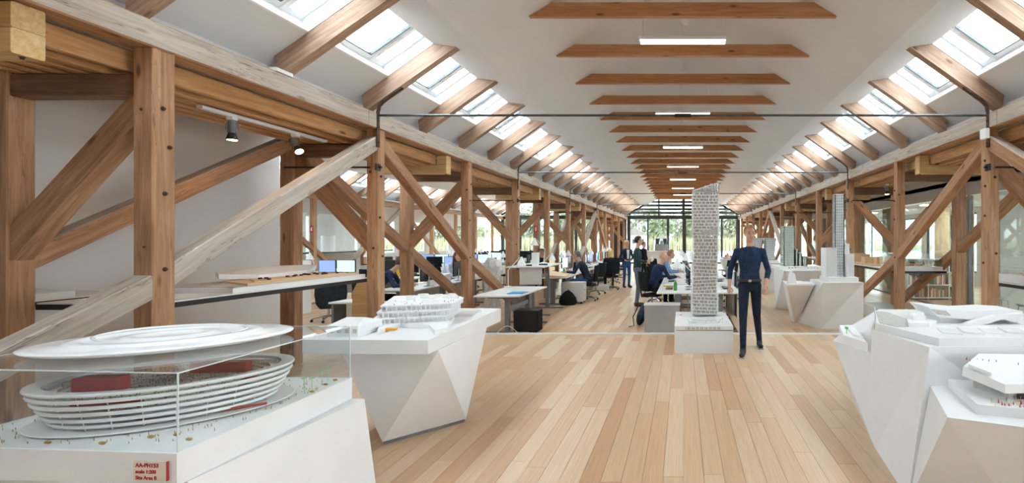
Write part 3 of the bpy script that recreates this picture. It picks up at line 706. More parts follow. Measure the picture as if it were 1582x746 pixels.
lev = [(576, 508), (640, 505), (690, 502), (708, 490), (690, 483), (600, 487)]
p0 = wpoly(lev, ZT)
for i in range(3):
    sh = .0+.03*i
    p = [(x+sh*.4, y+sh) for x, y in p0]; ar = sum(p[k][0]*p[(k+1) % len(p)][1]-p[(k+1) % len(p)][0]*p[k][1] for k in range(len(p))); p = p if ar > 0 else p[::-1]
    cx_, cy_ = sum(a for a, b in p)/len(p), sum(b for a, b in p)/len(p)
    inn = [(cx_+(a-cx_)*.9, cy_+(b-cy_)*.9) for a, b in p]
    z = ZT+.035+i*.05
    q = MB(); flat(q, inn, z, z+.038); q.build('storey', 'model_frost', t)
    q = MB(); flat(q, p, z+.038, z+.05); q.build('floor_slab', 'model_white', t)
    q = MB()
    for k in range(len(p)):
        a, b = Vector(p[k]), Vector(p[(k+1) % len(p)]); nn = max(1, int((b-a).length/.035))
        for j in range(nn):
            c = a+(b-a)*(j/nn); c = Vector((cx_, cy_))+(c-Vector((cx_, cy_)))*.97; q.box(c.x-.004, c.x+.004, c.y-.004, c.y+.004, z, z+.038)
    q.build('fins', 'model_white', t)['kind'] = 'stuff'
    specks(14, lambda g: (cx_+g.uniform(-.28, .28), p[0][1]+g.uniform(-.0, .35), z+.05), .0035, .012, ['model_green', 'model_vermilion', 'model_red'][i], t, seed=i)
g = random.Random(5); q = MB()
pr = wpoly([(625, 498), (708, 492), (700, 484), (640, 485)], ZT)
for k in range(26):
    a, b = g.random(), g.random(); c0 = Vector(pr[0]).lerp(Vector(pr[1]), a); c1 = Vector(pr[3]).lerp(Vector(pr[2]), a); c = c0.lerp(c1, b)
    q.box(c.x-.03, c.x+.03, c.y-.02, c.y+.02, ZT+.17, ZT+.185+.03*g.random())
q.build('roof_boxes', 'model_white', t)['kind'] = 'stuff'
q = MB(); c = G(602, 513, ZT); q.box(c.x-.045, c.x+.045, c.y, c.y+.03, ZT+.012, ZT+.03); q.box(c.x-.045, c.x-.03, c.y, c.y+.03, ZT, ZT+.012); q.build('orange_stand', 'model_orange', t)
hb = wpoly([(524, 521), (579, 521), (580, 508), (538, 508)], ZT)
q = MB(); zz = ZT; x0, x1, y0, y1 = -2.74, -2.5, 3.72, 4.02
q.add([(x0, y0, zz), (x1, y0, zz), (x1, y1, zz), (x0, y1, zz), (x0, y0, zz+.085), (x1, y0, zz+.085), (x1, y1, zz+.085), (x0, y1, zz+.085), (x0+.05, (y0+y1)/2, zz+.13), (x1-.05, (y0+y1)/2, zz+.13)],
      [(3, 2, 1, 0), (0, 1, 5, 4), (1, 2, 6, 5), (2, 3, 7, 6), (3, 0, 4, 7), (4, 5, 9, 8), (6, 7, 8, 9), (5, 6, 9), (7, 4, 8)]); q.build('gabled_block', 'model_frost', t)
for i in range(4): MB().box(x0+.02+i*.06, x0+.05+i*.06, y0-.002, y0, zz+.03, zz+.06).build('model_window', 'model_grey', t)
q = MB(); c = G(690, 493, ZT); q.prism([(c.x, c.y, ZT), (c.x+.2, c.y+.1, ZT), (c.x+.12, c.y+.5, ZT), (c.x-.05, c.y+.45, ZT)], (0, 0, .012)); q.build('plaza', 'model_frost', t)

# ---------------------------------------------------------------- tower on its low plinth
t = thing('plinth', 'low white plinth box under the tall tower model', 'plinth', (.3, 7.7, 0))
MB().box(-.122, .731, 7.0, 8.3, 0, .325).build('body', 'white_paint', t)
MB().box(-.10, .71, 7.02, 8.28, .325, .337).build('shadow_gap', 'grey_metal', t)
t = thing('tower_model', 'tall white lattice tower model with slanted top beside the walking man', 'architectural model', (.3, 7.7, .337))
MB().box(-.122, .731, 7.0, 8.4, .337, .395).build('site_base', 'white_paint', t)
MB().box(.04, .56, 6.998, 7.02, .345, .385).build('arcade', 'model_grey', t)
q = MB()
for i in range(9): MB.box(q, .05+i*.062, .06+i*.062, 6.994, 7.0, .345, .385)
q.build('arcade_fins', 'model_white', t)
for i in range(4):
    a = i*.07; q = MB(); flat(q, [(.06+a*.3, 7.1+a), (.55-a*.2, 7.06+a*1.1), (.6-a*.5, 7.25+a), (.12, 7.28+a)], .395+i*.012, .403+i*.012); q.build('terrace', 'model_frost' if i % 2 else 'model_white', t)
specks(26, lambda g: (g.uniform(.05, .65), g.uniform(7.05, 7.5), .43), .004, .02, 'model_green', t, seed=4)
for px, py in ((1052, 487), (1117.5, 479), (1118.7, 483)):
    c = G(px, py, .395); MB().ell(c+Vector((0, 0, .008)), .011, .011, .008, 8, 5).build('red_dot', 'model_vermilion', t)
segs = [(485, 454, 1.0, .05, .010), (454, 428, 0.97, -.02, .012), (428, 401, .94, .03, .016), (401, 364, .96, -.03, .03), (364, 297, 1.0, .02, .025)]
TD = 7.86
for si, (ya, yb, sc_, ro, off) in enumerate(segs):
    z0, z1 = W(0, ya, TD).z, W(0, yb, TD).z
    z0 = max(z0, .43)
    nfl = max(3, round((z1-z0)/.052)); fh = (z1-z0)/nfl
    cx_, cy_ = .345+off, TD+.2; hw = .215*sc_; hd = .2*sc_; cr, sr = math.cos(ro), math.sin(ro)
    rp = lambda x, y: (cx_+x*cr-y*sr, cy_+x*sr+y*cr)
    sh = [(-hw, -hd), (hw, -hd), (hw, hd), (-hw, hd)]
    q = MB(); core = MB(); dots = MB(); g = random.Random(si)
    flat(core, [rp(x*.90, y*.90) for x, y in sh], z0, z1-.01)
    tilt = (.01 if si % 2 else -.01)*(1 if si < 3 else 0)
    for k in range(nfl+1):
        z = z0+k*fh; e = .004
        pts = [rp(x, y) for x, y in sh]; lz = [z-tilt, z+tilt, z+tilt, z-tilt]
        q.hexa([(p[0], p[1], zz) for p, zz in zip(pts, lz)]+[(p[0], p[1], zz+.011) for p, zz in zip(pts, lz)])
        if k == nfl: break
        for side in range(4):
            a, b = Vector(sh[side]), Vector(sh[(side+1) % 4]); nf = 6
            for j in range(nf):
                f = (j+(.5 if k % 2 else 0))/nf+g.uniform(-.03, .03)
                if not 0 <= f <= 1: continue
                c = a.lerp(b, f)*.98; c = rp(c.x, c.y); w = .003+.006*g.random()
                q.box(c[0]-w, c[0]+w, c[1]-.005, c[1]+.005, z+.01, z+fh+.004)
        if g.random() < .5:
            f = g.uniform(-.8, .8); c = rp(f*hw, -hd*.93); dots.box(c[0]-.008, c[0]+.008, c[1]-.004, c[1]+.004, z+.016, z+.03)
    o = q.build('lattice', 'model_white', t); core.build('core', 'core_beige', t); dots.build('figure', ['model_green', 'model_vermilion', 'model_orange', 'model_red', 'model_green'][si], t)
    if si in (0, 3):
        MB().box(cx_-hw*.9, cx_+hw*.9, cy_-hd*.9, cy_+hd*.9, z0-.025, z0-.003).build('dark_storey', 'model_grey', t)
zt = W(0, 297, TD).z; q = MB(); hw = .215; cx_ = .37; cy_ = TD+.2   # slanted crown of fins
for side, n_ in ((0, 10), (1, 10)):
    for j in range(n_+1):
        f = j/n_*2-1
        for yy in (-.195, .195):
            h = .02+(f+1)/2*.14; q.box(cx_+f*hw-.005, cx_+f*hw+.005, cy_+yy-.004, cy_+yy+.004, zt, zt+h)
for yy in (-.195, .195): q.prism([(cx_-hw, cy_+yy, zt+.012), (cx_+hw, cy_+yy, zt+.155), (cx_+hw, cy_+yy, zt+.17), (cx_-hw, cy_+yy, zt+.03)], (0, .008, 0))
for j in range(4): q.box(cx_-hw*.9+j*.09, cx_+hw, cy_-.2, cy_+.2, zt+.03+j*.035, zt+.036+j*.035)
q.build('crown', 'model_frost', t)
q = MB(); c = W(1092, 358, TD); q.prism([(.2, TD-.02, W(0, 362, TD).z), (.56, TD-.02, W(0, 351, TD).z), (.56, TD-.02, W(0, 362, TD).z)], (0, .05, 0)); q.build('sky_garden', 'model_grey', t)

# ---------------------------------------------------------------- right foreground faceted plinth (two heights) and its neighbour
A, B_, Cc, D, E = (1.43, 4.6, .69), (1.57, 4.03, .69), (1.57, 4.03, .9), (1.72, 3.37, .9), (1.52, 3.83, 0)
t = thing('plinth', 'tall white faceted plinth with a lower step in the right foreground', 'plinth', (2.2, 4, 0))
q = MB()
Fp = (1.43, 3.07, 0)
Er, Dr = (3.0, 3.4, 0), (3.1, 3.42, .9); Cb, Ab, Cs = (3.1, 5.2, .9), (3.0, 5.2, .69), (1.9, 4.9, .9)
q.add([A, B_, Cc, D, E, Fp, Er, Dr, (3.1, 5.2, .9), (3.1, 5.2, 0), (1.75, 5.2, .69), (2.1, 5.2, .9), (1.75, 5.0, 0)],
      [(0, 4, 1), (1, 4, 2), (2, 4, 3), (3, 4, 5), (3, 5, 6, 7), (7, 6, 9, 8), (2, 3, 7, 8, 11), (0, 1, 10), (1, 2, 11, 10), (0, 10, 12), (0, 12, 4), (10, 11, 8, 9, 12), (4, 12, 9, 6, 5)]); q.build('body', 'white_paint', t)
t = thing('plinth', 'low white faceted plinth with an overhanging front at the right edge', 'plinth', (2.2, 3, 0))
q = MB(); K, L_, Mr = (1.708, 3.355, .65), (1.49, 2.72, .65), (2.9, 2.1, .65); V = (1.94, 2.70, 0)
v = [K, L_, Mr, (3.0, 3.15, .65), (1.432, 3.055, 0), V, (2.9, 2.75, 0), (3.0, 3.15, 0)]
q.add(v, [(0, 1, 2, 3), (0, 4, 1), (1, 4, 5), (1, 5, 2), (2, 5, 6), (2, 6, 7, 3), (3, 7, 4, 0), (7, 6, 5, 4)]); q.build('body', 'white_paint', t)
# museum model on the tall one
t = thing('museum_model', 'white museum model with a sculpted cantilevered roof on the right faceted plinth', 'architectural model', (2.2, 4, .9))
mb = [tuple(G(px, py, .9)[:2]) for px, py in ((1345.5, 508), (1453, 535))]
q = MB(); flat(q, [(1.60, 4.02), (1.80, 3.40), (3.08, 3.46), (3.08, 4.75), (1.87, 4.72)], .9, .955); q.build('site_base', 'white_paint', t)
q = MB(); flat(q, [(1.635, 4.02), (1.70, 3.83), (1.95, 3.90), (1.95, 4.62), (1.86, 4.66)], .955, .96); q.build('water_basin', 'model_grey', t)
q = MB(); flat(q, [(1.80, 3.86), (1.96, 3.84), (2.10, 4.0), (1.90, 4.1)], .955, .985); q.build('terrace', 'model_white', t)
c = W(1420, 492, 4.0); x, y = 1.90, 3.98; q = MB(); q.prism([(x, y, .985), (x+.10, y, .985), (x+.10, y, 1.02), (x+.05, y, 1.035), (x, y, 1.02)], (0, .09, 0)); q.build('gabled_house', 'model_white', t)
# sculpted roof: wedge nose at the left, swept wing to the right
yb = 4.0; P0 = lambda px, py, dy=0.: W(px, py, yb+dy)
q = MB(); fr = [P0(1434, 474), P0(1448, 489), P0(1500, 494), P0(1540, 489), P0(1575, 496), P0(1581, 481), P0(1545, 479), P0(1500, 481)]
q.prism(fr, (0, .34, 0)); q.build('roof', 'model_white', t)
q = MB(); q.prism([P0(1437, 477, -.003), P0(1448, 486, -.003), P0(1470, 488, -.003), P0(1462, 480, -.003)], (0, .01, 0)); q.build('glazed_end', 'model_grey', t)
q = MB(); q.prism([P0(1450, 489, .05), P0(1510, 494, .05), P0(1505, 507, .05), P0(1455, 507, .05)], (0, .25, 0)); q.build('base_volume', 'model_white', t)
q = MB(); q.prism([P0(1474, 507, -.06), P0(1500, 498, -.06), P0(1540, 487, -.06), P0(1582, 484, -.06), P0(1582, 489, -.06), P0(1545, 494, -.06), P0(1510, 506, -.06)], (0, .06, 0)); q.build('swept_wing', 'model_white', t)
q = MB(); q.prism([P0(1500, 502, -.02), P0(1534, 498, -.02), P0(1534, 505, -.02), P0(1500, 507, -.02)], (0, .04, 0)); q.build('glass_front', 'model_grey', t)
for i in range(4):
    q = MB(); a = 1.92+i*.16; flat(q, [(a, 3.58), (a+.12, 3.52), (a+.18, 3.72), (a+.06, 3.78)], .955, .963+.006*(i % 2)); q.build('paving', 'model_frost', t)
q = MB(); q.prism([(1.602, 4.02, .955), (1.87, 4.72, .955), (1.87, 4.72, .99), (1.602, 4.02, .99)], (.005, -.002, 0)); q.build('glass_edge', 'acrylic_edge', t)
t = thing('site_model', 'small white stepped site model with a green tree on the lower plinth step', 'architectural model', (1.6, 4.6, .69))
q = MB(); flat(q, [(1.485, 4.48), (1.58, 4.13), (1.73, 5.0), (1.62, 5.0)], .69, .765); q.build('base', 'model_white', t)
q = MB(); flat(q, [(1.56, 4.42), (1.60, 4.3), (1.72, 4.9), (1.64, 4.9)], .765, .785); q.build('terrace', 'model_white', t)
q = MB(); q.cyl((1.54, 4.55, .765), (1.54, 4.55, .82), .004, n=5); q.ell((1.54, 4.55, .82), .02, .02, .012, 8, 5); q.build('model_tree', 'model_green', t)
# folded pavilion on the low one
t = thing('pavilion_model', 'white folded pavilion model with tiny red figures at the right edge', 'architectural model', (2, 3, .65))
q = MB(); flat(q, [(1.69, 2.77), (2.75, 2.40), (2.85, 3.0), (2.3, 3.12), (1.80, 3.28)], .65, .705); q.build('site_base', 'white_paint', t)
y0 = 2.8; P0 = lambda px, py, dy=0.: W(px, py, y0+dy)
q = MB(); q.add([P0(1488, 566, .25), P0(1553, 594), P0(1640, 592), P0(1640, 606), P0(1553, 608), P0(1486, 580, .25), P0(1512, 546, .55), P0(1660, 548, .55), P0(1660, 560, .55), P0(1512, 558, .55)],
               [(0, 5, 4, 1), (1, 4, 3, 2), (0, 1, 2, 7, 6), (0, 6, 9, 5), (5, 9, 8, 3, 4), (6, 7, 8, 9), (2, 3, 8, 7)]); q.build('folded_roof', 'model_white', t)
q = MB(); q.add([P0(1496, 562, .22), P0(1532, 576, .08), P0(1530, 563, .2), P0(1512, 554, .3), P0(1496, 567, .22), P0(1532, 581, .08), P0(1530, 568, .2), P0(1512, 559, .3)], [(0, 1, 2, 3), (7, 6, 5, 4), (0, 4, 5, 1), (1, 5, 6, 2), (2, 6, 7, 3), (3, 7, 4, 0)]); q.build('ramp', 'model_white', t)
q = MB(); flat(q, [(1.93, 2.87), (2.65, 2.87), (2.65, 3.05), (1.86, 3.1)], .705, .765); q.build('glazed_storey', 'model_grey', t)
q = MB(); q.box(1.98, 2.3, 2.862, 2.88, .705, .75); q.build('dark_opening', 'model_dark', t)
specks(16, lambda g: (g.uniform(1.80, 2.0), g.uniform(2.72, 2.85), .705), .004, .02, 'model_red', t, seed=9)
specks(12, lambda g: (g.uniform(1.85, 2.15), g.uniform(3.05, 3.2), P0(0, 558, .35).z), .003, .014, 'model_red', t, 'roof_figures', seed=12)
specks(30, lambda g: (g.uniform(1.76, 2.0), g.uniform(2.74, 2.86), .705), .0025, .02, 'model_wood', t, 'facade_posts', seed=10)

# ---------------------------------------------------------------- plinths further along the right side
def faceted(name, label, tl, zt, bt, loc):
    """top ring and bottom ring (same count); triangulated so that folds show"""
    t = thing(name, label, 'plinth', loc); n = len(tl); q = MB()
    v = [(x, y, zt) for x, y in tl]+[(x, y, FZ) for x, y in bt]
    f = [tuple(range(n)), tuple(range(2*n-1, n-1, -1))]
    for i in range(n):
        j = (i+1) % n; f += [(i, n+i, j), (j, n+i, n+j)]
    q.add(v, f); q.build('body', 'white_paint', t); return t
Gx = lambda px, py, z: tuple(G(px, py, z)[:2])
# high block then its lower extension
t = faceted('plinth', 'white faceted plinth carrying the slim high-rise model on the right', [(2.62, 9.95), (2.62, 9.05), (3.40, 9.10), (3.40, 9.9)], .84, [(2.42, 10.15), Gx(1268, 508, FZ), (3.42, 9.15), (3.35, 9.9)], (2.9, 9.3, FZ))
t = faceted('plinth', 'low white faceted plinth with the white arch model beside the high-rise plinth', [(2.16, 10.5), (2.03, 9.42), (2.56, 9.42), (2.56, 10.5)], .755, [(2.34, 10.45), (2.35, 10.2), (2.41, 10.22), (2.41, 10.45)], (2.4, 9.7, FZ))
t = faceted('plinth', 'white faceted plinth carrying the stepped lattice block model', [(2.42, 12.9), (2.35, 11.25), (3.28, 11.35), (3.28, 12.9)], .92, [(2.35, 12.3), (2.60, 12.0), (3.2, 11.9), (3.2, 12.8)], (2.8, 12, FZ))
t = faceted('plinth', 'plain white plinth carrying the twin flared towers', [(2.1, 16.6), (2.1, 15.6), (3.2, 15.6), (3.2, 16.6)], .90, [(2.0, 16.5), (2.2, 16.1), (3.15, 15.9), (3.2, 16.6)], (2.6, 16, FZ))
t = faceted('plinth', 'pale faceted plinth far back behind the walking man', [(1.5, 20.2), (1.5, 19.0), (2.9, 19.0), (2.9, 20.2)], .88, [(1.9, 20), (1.8, 19.3), (2.8, 19.2), (2.8, 20)], (2.2, 19.5, FZ))
def lattice(q, core, cx_, cy_, w, d, z0, z1, fh, nf, bar=.012, fl=None, ins=.86):
    n_ = round((z1-z0)/fh); fh = (z1-z0)/n_
    for k in range(n_+1):
        z = z0+k*fh; fw = fl(k/n_) if fl else 1.
        hw, hd = w/2*fw, d/2*fw; q.box(cx_-hw, cx_+hw, cy_-hd, cy_+hd, z-bar/2, z+bar/2)
        if k < n_:
            for j in range(nf+1):
                f = (j/nf*2-1)
                for yy in (-hd, hd-bar): q.box(cx_+f*(hw-bar/2)-bar/2, cx_+f*(hw-bar/2)+bar/2, cy_+yy, cy_+yy+bar, z, z+fh)
                for xx in (-hw, hw-bar): q.box(cx_+xx, cx_+xx+bar, cy_+f*(hd-bar/2)-bar/2, cy_+f*(hd-bar/2)+bar/2, z, z+fh)
    f0 = min((fl(k/4) for k in range(5)), default=1) if fl else 1
    core.box(cx_-w/2*ins*f0, cx_+w/2*ins*f0, cy_-d/2*ins*f0, cy_+d/2*ins*f0, z0, z1-.01)
noisy('core_glass', '8fa0ac', 'c3ced4', 14, .25); noisy('core_pale', 'c9ccca', 'dfe2e0', 10, .5)
t = thing('high_rise_model', 'slim white high-rise model rising from fluted blocks on the right plinth', 'architectural model', (2.95, 9.4, .84))
dd = 9.35; X_ = lambda px: (px-CX)/F*dd; Z_ = lambda py: H-(py-CY)/F*dd
MB().box(X_(1274), X_(1320), 9.12, 9.7, .84, .935).build('site_base', 'model_white', t)
q, co = MB(), MB(); lattice(q, co, X_(1297.5), 9.45, .185, .185, .9, Z_(300), .055, 5, .011); q.build('tower_frame', 'model_white', t); co.build('tower_core', 'core_glass', t)
for a, b, top, dy in ((1274, 1291, 383, 0), (1305, 1317, 392, 0), (1304.5, 1313, 377, .12)):
    q = MB(); x0, x1 = X_(a), X_(b); q.box(x0, x1, 9.25+dy, 9.6, .935, Z_(top)); nfn = max(4, int((x1-x0)/.022))
    q.build('fluted_block', 'model_white', t)
    q = MB()
    for j in range(nfn): xx = x0+(x1-x0)*(j+.5)/nfn; q.box(xx-.004, xx+.004, 9.238+dy, 9.25+dy, .935, Z_(top)+.012)
    q.build('fluting', 'model_white', t)
t = thing('arch_model', 'white arching ribbon model on the lower plinth beside the high-rise model', 'architectural model', (2.3, 9.6, .755))
q = MB(); flat(q, [(2.06, 9.42), (2.58, 9.42), (2.58, 10.0), (2.16, 10.0)], .755, .785); q.build('base', 'model_white', t)
q = MB(); pts = [(2.10, 9.55, .785), (2.13, 9.6, .92), (2.20, 9.65, 1.03), (2.32, 9.7, 1.08), (2.5, 9.75, 1.1), (2.75, 9.8, 1.1)]
for a, b in zip(pts, pts[1:]):
    a, b = Vector(a), Vector(b); q.hexa([a+Vector((0, 0, -.02)), b+Vector((0, 0, -.02)), b+Vector((0, .16, -.02)), a+Vector((0, .16, -.02)), a, b, b+Vector((0, .16, 0)), a+Vector((0, .16, 0))])
q.build('arch', 'model_frost', t)
q = MB(); q.prism([(2.06, 9.5, .785), (2.24, 9.5, .785), (2.20, 9.5, .98), (2.12, 9.5, 1.02)], (0, .1, 0)); q.build('pier', 'model_frost', t)
t = thing('stepped_model', 'pale green and white lattice block model stepping down on the middle right plinth', 'architectural model', (2.7, 12, .92))
dd = 11.9; MB().box(X_(1199), X_(1267), 11.45, 12.6, .92, 1.0).build('site_base', 'model_white', t)
q = MB()
for i in range(10): q.box(2.5+i*.075, 2.53+i*.075, 11.448, 11.46, .97, .995)
q.build('orange_strip', 'model_vermilion', t)
noisy('model_mint', 'd6e6d8', 'e8f0e8', 6, .5)
q, co = MB(), MB(); z0 = 1.0
for (a, b, py) in ((1209, 1226, 350), (1226, 1231, 385), (1231, 1237, 391), (1237, 1245, 396)):
    lattice(q, co, (X_(a)+X_(b))/2, 11.95, X_(b)-X_(a), .4, z0, H-(py-CY)/F*dd, .06, max(2, round((X_(b)-X_(a))/.05)), .016)
q.build('lattice', 'model_mint', t); co.build('core', 'core_pale', t)
t = thing('twin_tower_model', 'pair of flared white lattice towers on the far right plinth', 'architectural model', (2.6, 16, .9))
dd = 16.0; MB().box(X_(1162), X_(1202), 15.75, 16.45, .9, .96).build('site_base', 'model_white', t)
for a, b in ((1164, 1178), (1180, 1199)):
    q, co = MB(), MB(); lattice(q, co, (X_(a)+X_(b))/2, 16.1, X_(b)-X_(a), .35, .96, H-(368-CY)/F*dd, .07, 6, .014, lambda f: .72+.28*abs(f*1.1-.35)/.75)
    q.build('flared_tower', 'model_white', t); co.build('core', 'core_pale', t)
t = thing('site_model', 'flat grey landscape model under glass on the far plinth behind the walking man', 'architectural model', (2.2, 19.5, .88))
MB().box(1.6, 2.7, 19.1, 20.1, .88, .94).build('base', 'model_grey', t)
g = random.Random(8)
for i in range(12):
    x, y = g.uniform(1.65, 2.6), g.uniform(19.15, 20); MB().box(x, x+.08, y, y+.1, .94, .98+g.random()*.12).build('block', ['model_white', 'model_wood', 'model_vermilion'][i % 3], t)
# ================================================================== shelves between the post rows, spot lamps, signs
noisy('shelf_top', 'e6e4e1', 'ecebe8', 3, .4)
def shelf(label, x0, x1, y0, y1, z, legs=True):
    t = thing('display_shelf', label, 'shelf', ((x0+x1)/2, (y0+y1)/2, z))
    MB().box(x0, x1, y0, y1, z-.012, z).build('shelf_board', 'shelf_top', t)
    MB().box(x0-.004, x1+.004, y0-.004, y1+.004, z-.055, z-.012).build('black_frame', 'black_metal', t)
    return t
shelf('black-edged display shelf between the two nearest left posts', -5.098, -4.152, 3.815, 6.42, 1.15)
shelf('black-edged display shelf at the left edge in front of the partition', -6.345, -5.32, 2.2, 4.75, 1.15)
shelf('black-edged display shelf across the middle right posts', 4.152, 5.098, 9.35, 17.0, 1.05)
shelf('black-edged display shelf at the right edge of the picture', 4.4, 5.9, 5.3, 7.0, 1.06)
shelf('long display shelf by the far wall of the left nave', -14.295, -13.2, 12.0, 22.0, 1.2)
# model tray on the left shelf
t = thing('landscape_model', 'white tray with a timber landscape model and folded pale roof on the left shelf', 'architectural model', (-4.6, 5.3, 1.15))
MB().box(-5.02, -4.19, 4.5, 6.38, 1.15, 1.195).build('tray', 'white_paint', t)
MB().box(-4.95, -4.22, 4.55, 6.33, 1.195, 1.199).build('tray_field', 'model_grey', t)
q = MB(); flat(q, [(-4.75, 5.0), (-4.25, 4.72), (-4.22, 6.3), (-4.8, 6.3), (-4.9, 5.6)], 1.199, 1.22); q.build('ground_layer', 'model_wood', t)
q = MB(); flat(q, [(-4.68, 5.2), (-4.3, 4.85), (-4.25, 6.1), (-4.8, 6.2)], 1.22, 1.235); q.build('ground_layer', 'model_wood', t)
q = MB(); v = [(-4.98, 5.15, 1.31), (-4.8, 5.0, 1.29), (-4.56, 5.2, 1.27), (-4.5, 5.8, 1.285), (-4.62, 6.1, 1.335), (-4.98, 6.0, 1.33), (-4.78, 5.5, 1.345)]
q.add(v+[(x, y, z-.05) for x, y, z in v], [(0, 1, 6), (1, 2, 6), (2, 3, 6), (3, 4, 6), (4, 5, 6), (5, 0, 6), (8, 7, 13), (9, 8, 13), (10, 9, 13), (11, 10, 13), (12, 11, 13), (7, 12, 13)]+[(i, i+7, (i+1) % 6+7, (i+1) % 6) for i in range(6)])
q.build('folded_roof', 'model_frost', t)
for i in range(16):
    g = random.Random(i); x, y = g.uniform(-4.5, -4.26), g.uniform(4.95, 6.0); MB().box(x, x+.018, y, y+.03, 1.235, 1.252).build('model_car', 'model_dark', t)
t = thing('site_model', 'white model base with red strips and a white block at the left edge', 'architectural model', (-5.6, 3.4, 1.15))
q = MB(); flat(q, [(-6.2, 2.6), (-5.36, 2.6), (-5.34, 4.25), (-6.2, 4.5)], 1.15, 1.20); q.build('base', 'white_paint', t)
q = MB(); flat(q, [(-5.9, 3.3), (-5.42, 3.2), (-5.40, 4.0), (-5.8, 4.1)], 1.20, 1.212); q.build('plateau', 'model_white', t)
for a, b in ((3.25, 3.75), (3.5, 4.05), (3.0, 3.4)):
    q = MB(); q.prism([(-5.62, a, 1.212), (-5.46, a+.02, 1.212), (-5.46, b, 1.212), (-5.58, b, 1.212)], (0, 0, .022)); q.build('red_strip', 'model_red', t)
specks(26, lambda g: (g.uniform(-5.8, -5.4), g.uniform(3.2, 4.0), 1.212), .004, .012, 'model_vermilion', t, seed=3)
MB().box(-6.1, -5.42, 3.35, 3.8, 1.236, 1.42).build('white_block', 'model_white', t)
# timber models on the right shelf
t = thing('timber_model', 'pale timber block model under a clear box on the right shelf', 'architectural model', (4.6, 9.8, 1.05))
MB().box(4.22, 5.05, 9.4, 10.3, 1.05, 1.12).build('base', 'model_white', t)
g = random.Random(21)
for i in range(9):
    x, y = 4.3+.075*i, 9.55+g.uniform(0, .4); MB().box(x, x+.065, y, y+.15, 1.12, 1.15+g.random()*.07).build('wood_block', 'model_wood', t)
for a in ((4.22, 4.226, 9.4, 10.3), (5.044, 5.05, 9.4, 10.3), (4.22, 5.05, 9.4, 9.406), (4.22, 5.05, 10.294, 10.3)): MB().box(*a, 1.12, 1.38).build('clear_panel', 'acrylic', t)
MB().box(4.22, 5.05, 9.4, 10.3, 1.38, 1.386).build('clear_lid', 'acrylic', t)
t = thing('timber_model', 'row of pale timber house blocks on the far part of the right shelf', 'architectural model', (4.6, 13, 1.05))
MB().box(4.25, 5.0, 10.9, 14.5, 1.05, 1.08).build('base', 'model_wood', t)
for i in range(12):
    y = 11+i*.28; MB().box(4.35+g.uniform(0, .2), 4.8, y, y+.2, 1.08, 1.16+g.random()*.14).build('wood_block', 'model_wood', t)
t = thing('site_model', 'long white box model on the shelf at the right edge', 'architectural model', (5, 6, 1.06))
MB().box(4.5, 5.8, 5.5, 6.9, 1.06, 1.17).build('base', 'model_white', t); MB().box(4.7, 5.7, 5.8, 6.7, 1.17, 1.2).build('block', 'model_wood', t)
# stacked ring models in the left nave
for i, (yy, hh, rr_) in enumerate(((16.8, .72, .33), (18.4, .62, .24))):
    t = thing('stacked_ring_model', ['pale green stacked ring tower model on the far left shelf', 'narrower white stacked ring model beside the green one on the far shelf'][i], 'architectural model', (-13.5, yy, 1.2))
    for k in range(int(hh/.06)): MB().lathe((-13.5, yy, 1.2+k*.06), [(rr_, 0), (rr_, .018), (rr_*.9, .02), (rr_*.9, .06)], 20).build('ring', ['model_mint', 'model_white'][i], t)
for i, yy in enumerate((13.4, 14.6, 15.6)):
    t = thing('acrylic_case', f'clear acrylic model case on the far left shelf, {["nearest", "middle", "farthest"][i]} of three', 'display cover', (-13.5, yy, 1.2))
    q = MB(); q.box(-13.8, -13.25, yy-.3, yy+.3, 1.2, 1.55); q.build('case', 'acrylic', t); MB().box(-13.75, -13.3, yy-.25, yy+.25, 1.202, 1.3).build('model', 'model_white', t)
# track and spot lamps
t = thing('spot_track', 'white lighting track under the left deck above the nearest shelf', 'light track', (-4.55, 5.3, 2.9))
MB().box(-4.58, -4.52, 4.55, 6.15, 2.885, 2.915).build('rail', 'frame_white', t)
mat('lamp_glow', 'ffd9a0', .5, emit='ffc680', estr=9.0)
def spot(label, p, dr, group='track spot lamps', emit=True):
    p = Vector(p); d = Vector(dr).normalized(); t = thing('spot_lamp', label, 'lamp', p, 0, group)
    q = MB(); q.box(p.x-.03, p.x+.03, p.y-.03, p.y+.03, p.z-.03, p.z); q.build('adapter', 'frame_white', t)
    c = p+Vector((0, 0, -.13)); s = d.orthogonal().normalized()
    for sg in (-1, 1): MB().tube([p+Vector((0, 0, -.03))+s*.045*sg, c+s*.045*sg], .005, 6).build('bracket', 'grey_metal', t)
    MB().cyl(c-d*.09, c+d*.03, .036, .036, 14).build('head', 'grey_metal', t, smooth=True)
    MB().cyl(c+d*.03, c+d*.1, .03, .05, 14).build('shade', 'rod_steel', t, smooth=True)
    MB().cyl(c+d*.095, c+d*.102, .04, .04, 12).build('bulb', 'lamp_glow', t)
    MB().tube([p+Vector((0, 0, -.02)), p+Vector((-.07, 0, -.05)), p+Vector((-.06, 0, -.1)), c-d*.09], .004, 5).build('cable', 'frame_white', t)
    return t
spot('grey track spot lamp pointing down left of the nearest brace', (-4.55, 4.88, 2.885), (0, 0, -1))
spot('grey track spot lamp tilted towards the hall beside the second post', (-4.55, 5.68, 2.885), (.6, -.2, -.75))
spot('small grey spot lamp under the right deck', (4.6, 10.9, 2.9), (0, 0, -1))
spot('grey spot lamp hanging in the far left nave', (-13.12, 16.4, 3.1), (.3, -.2, -1))
mat('sign_fire', 'c8303a', .5)
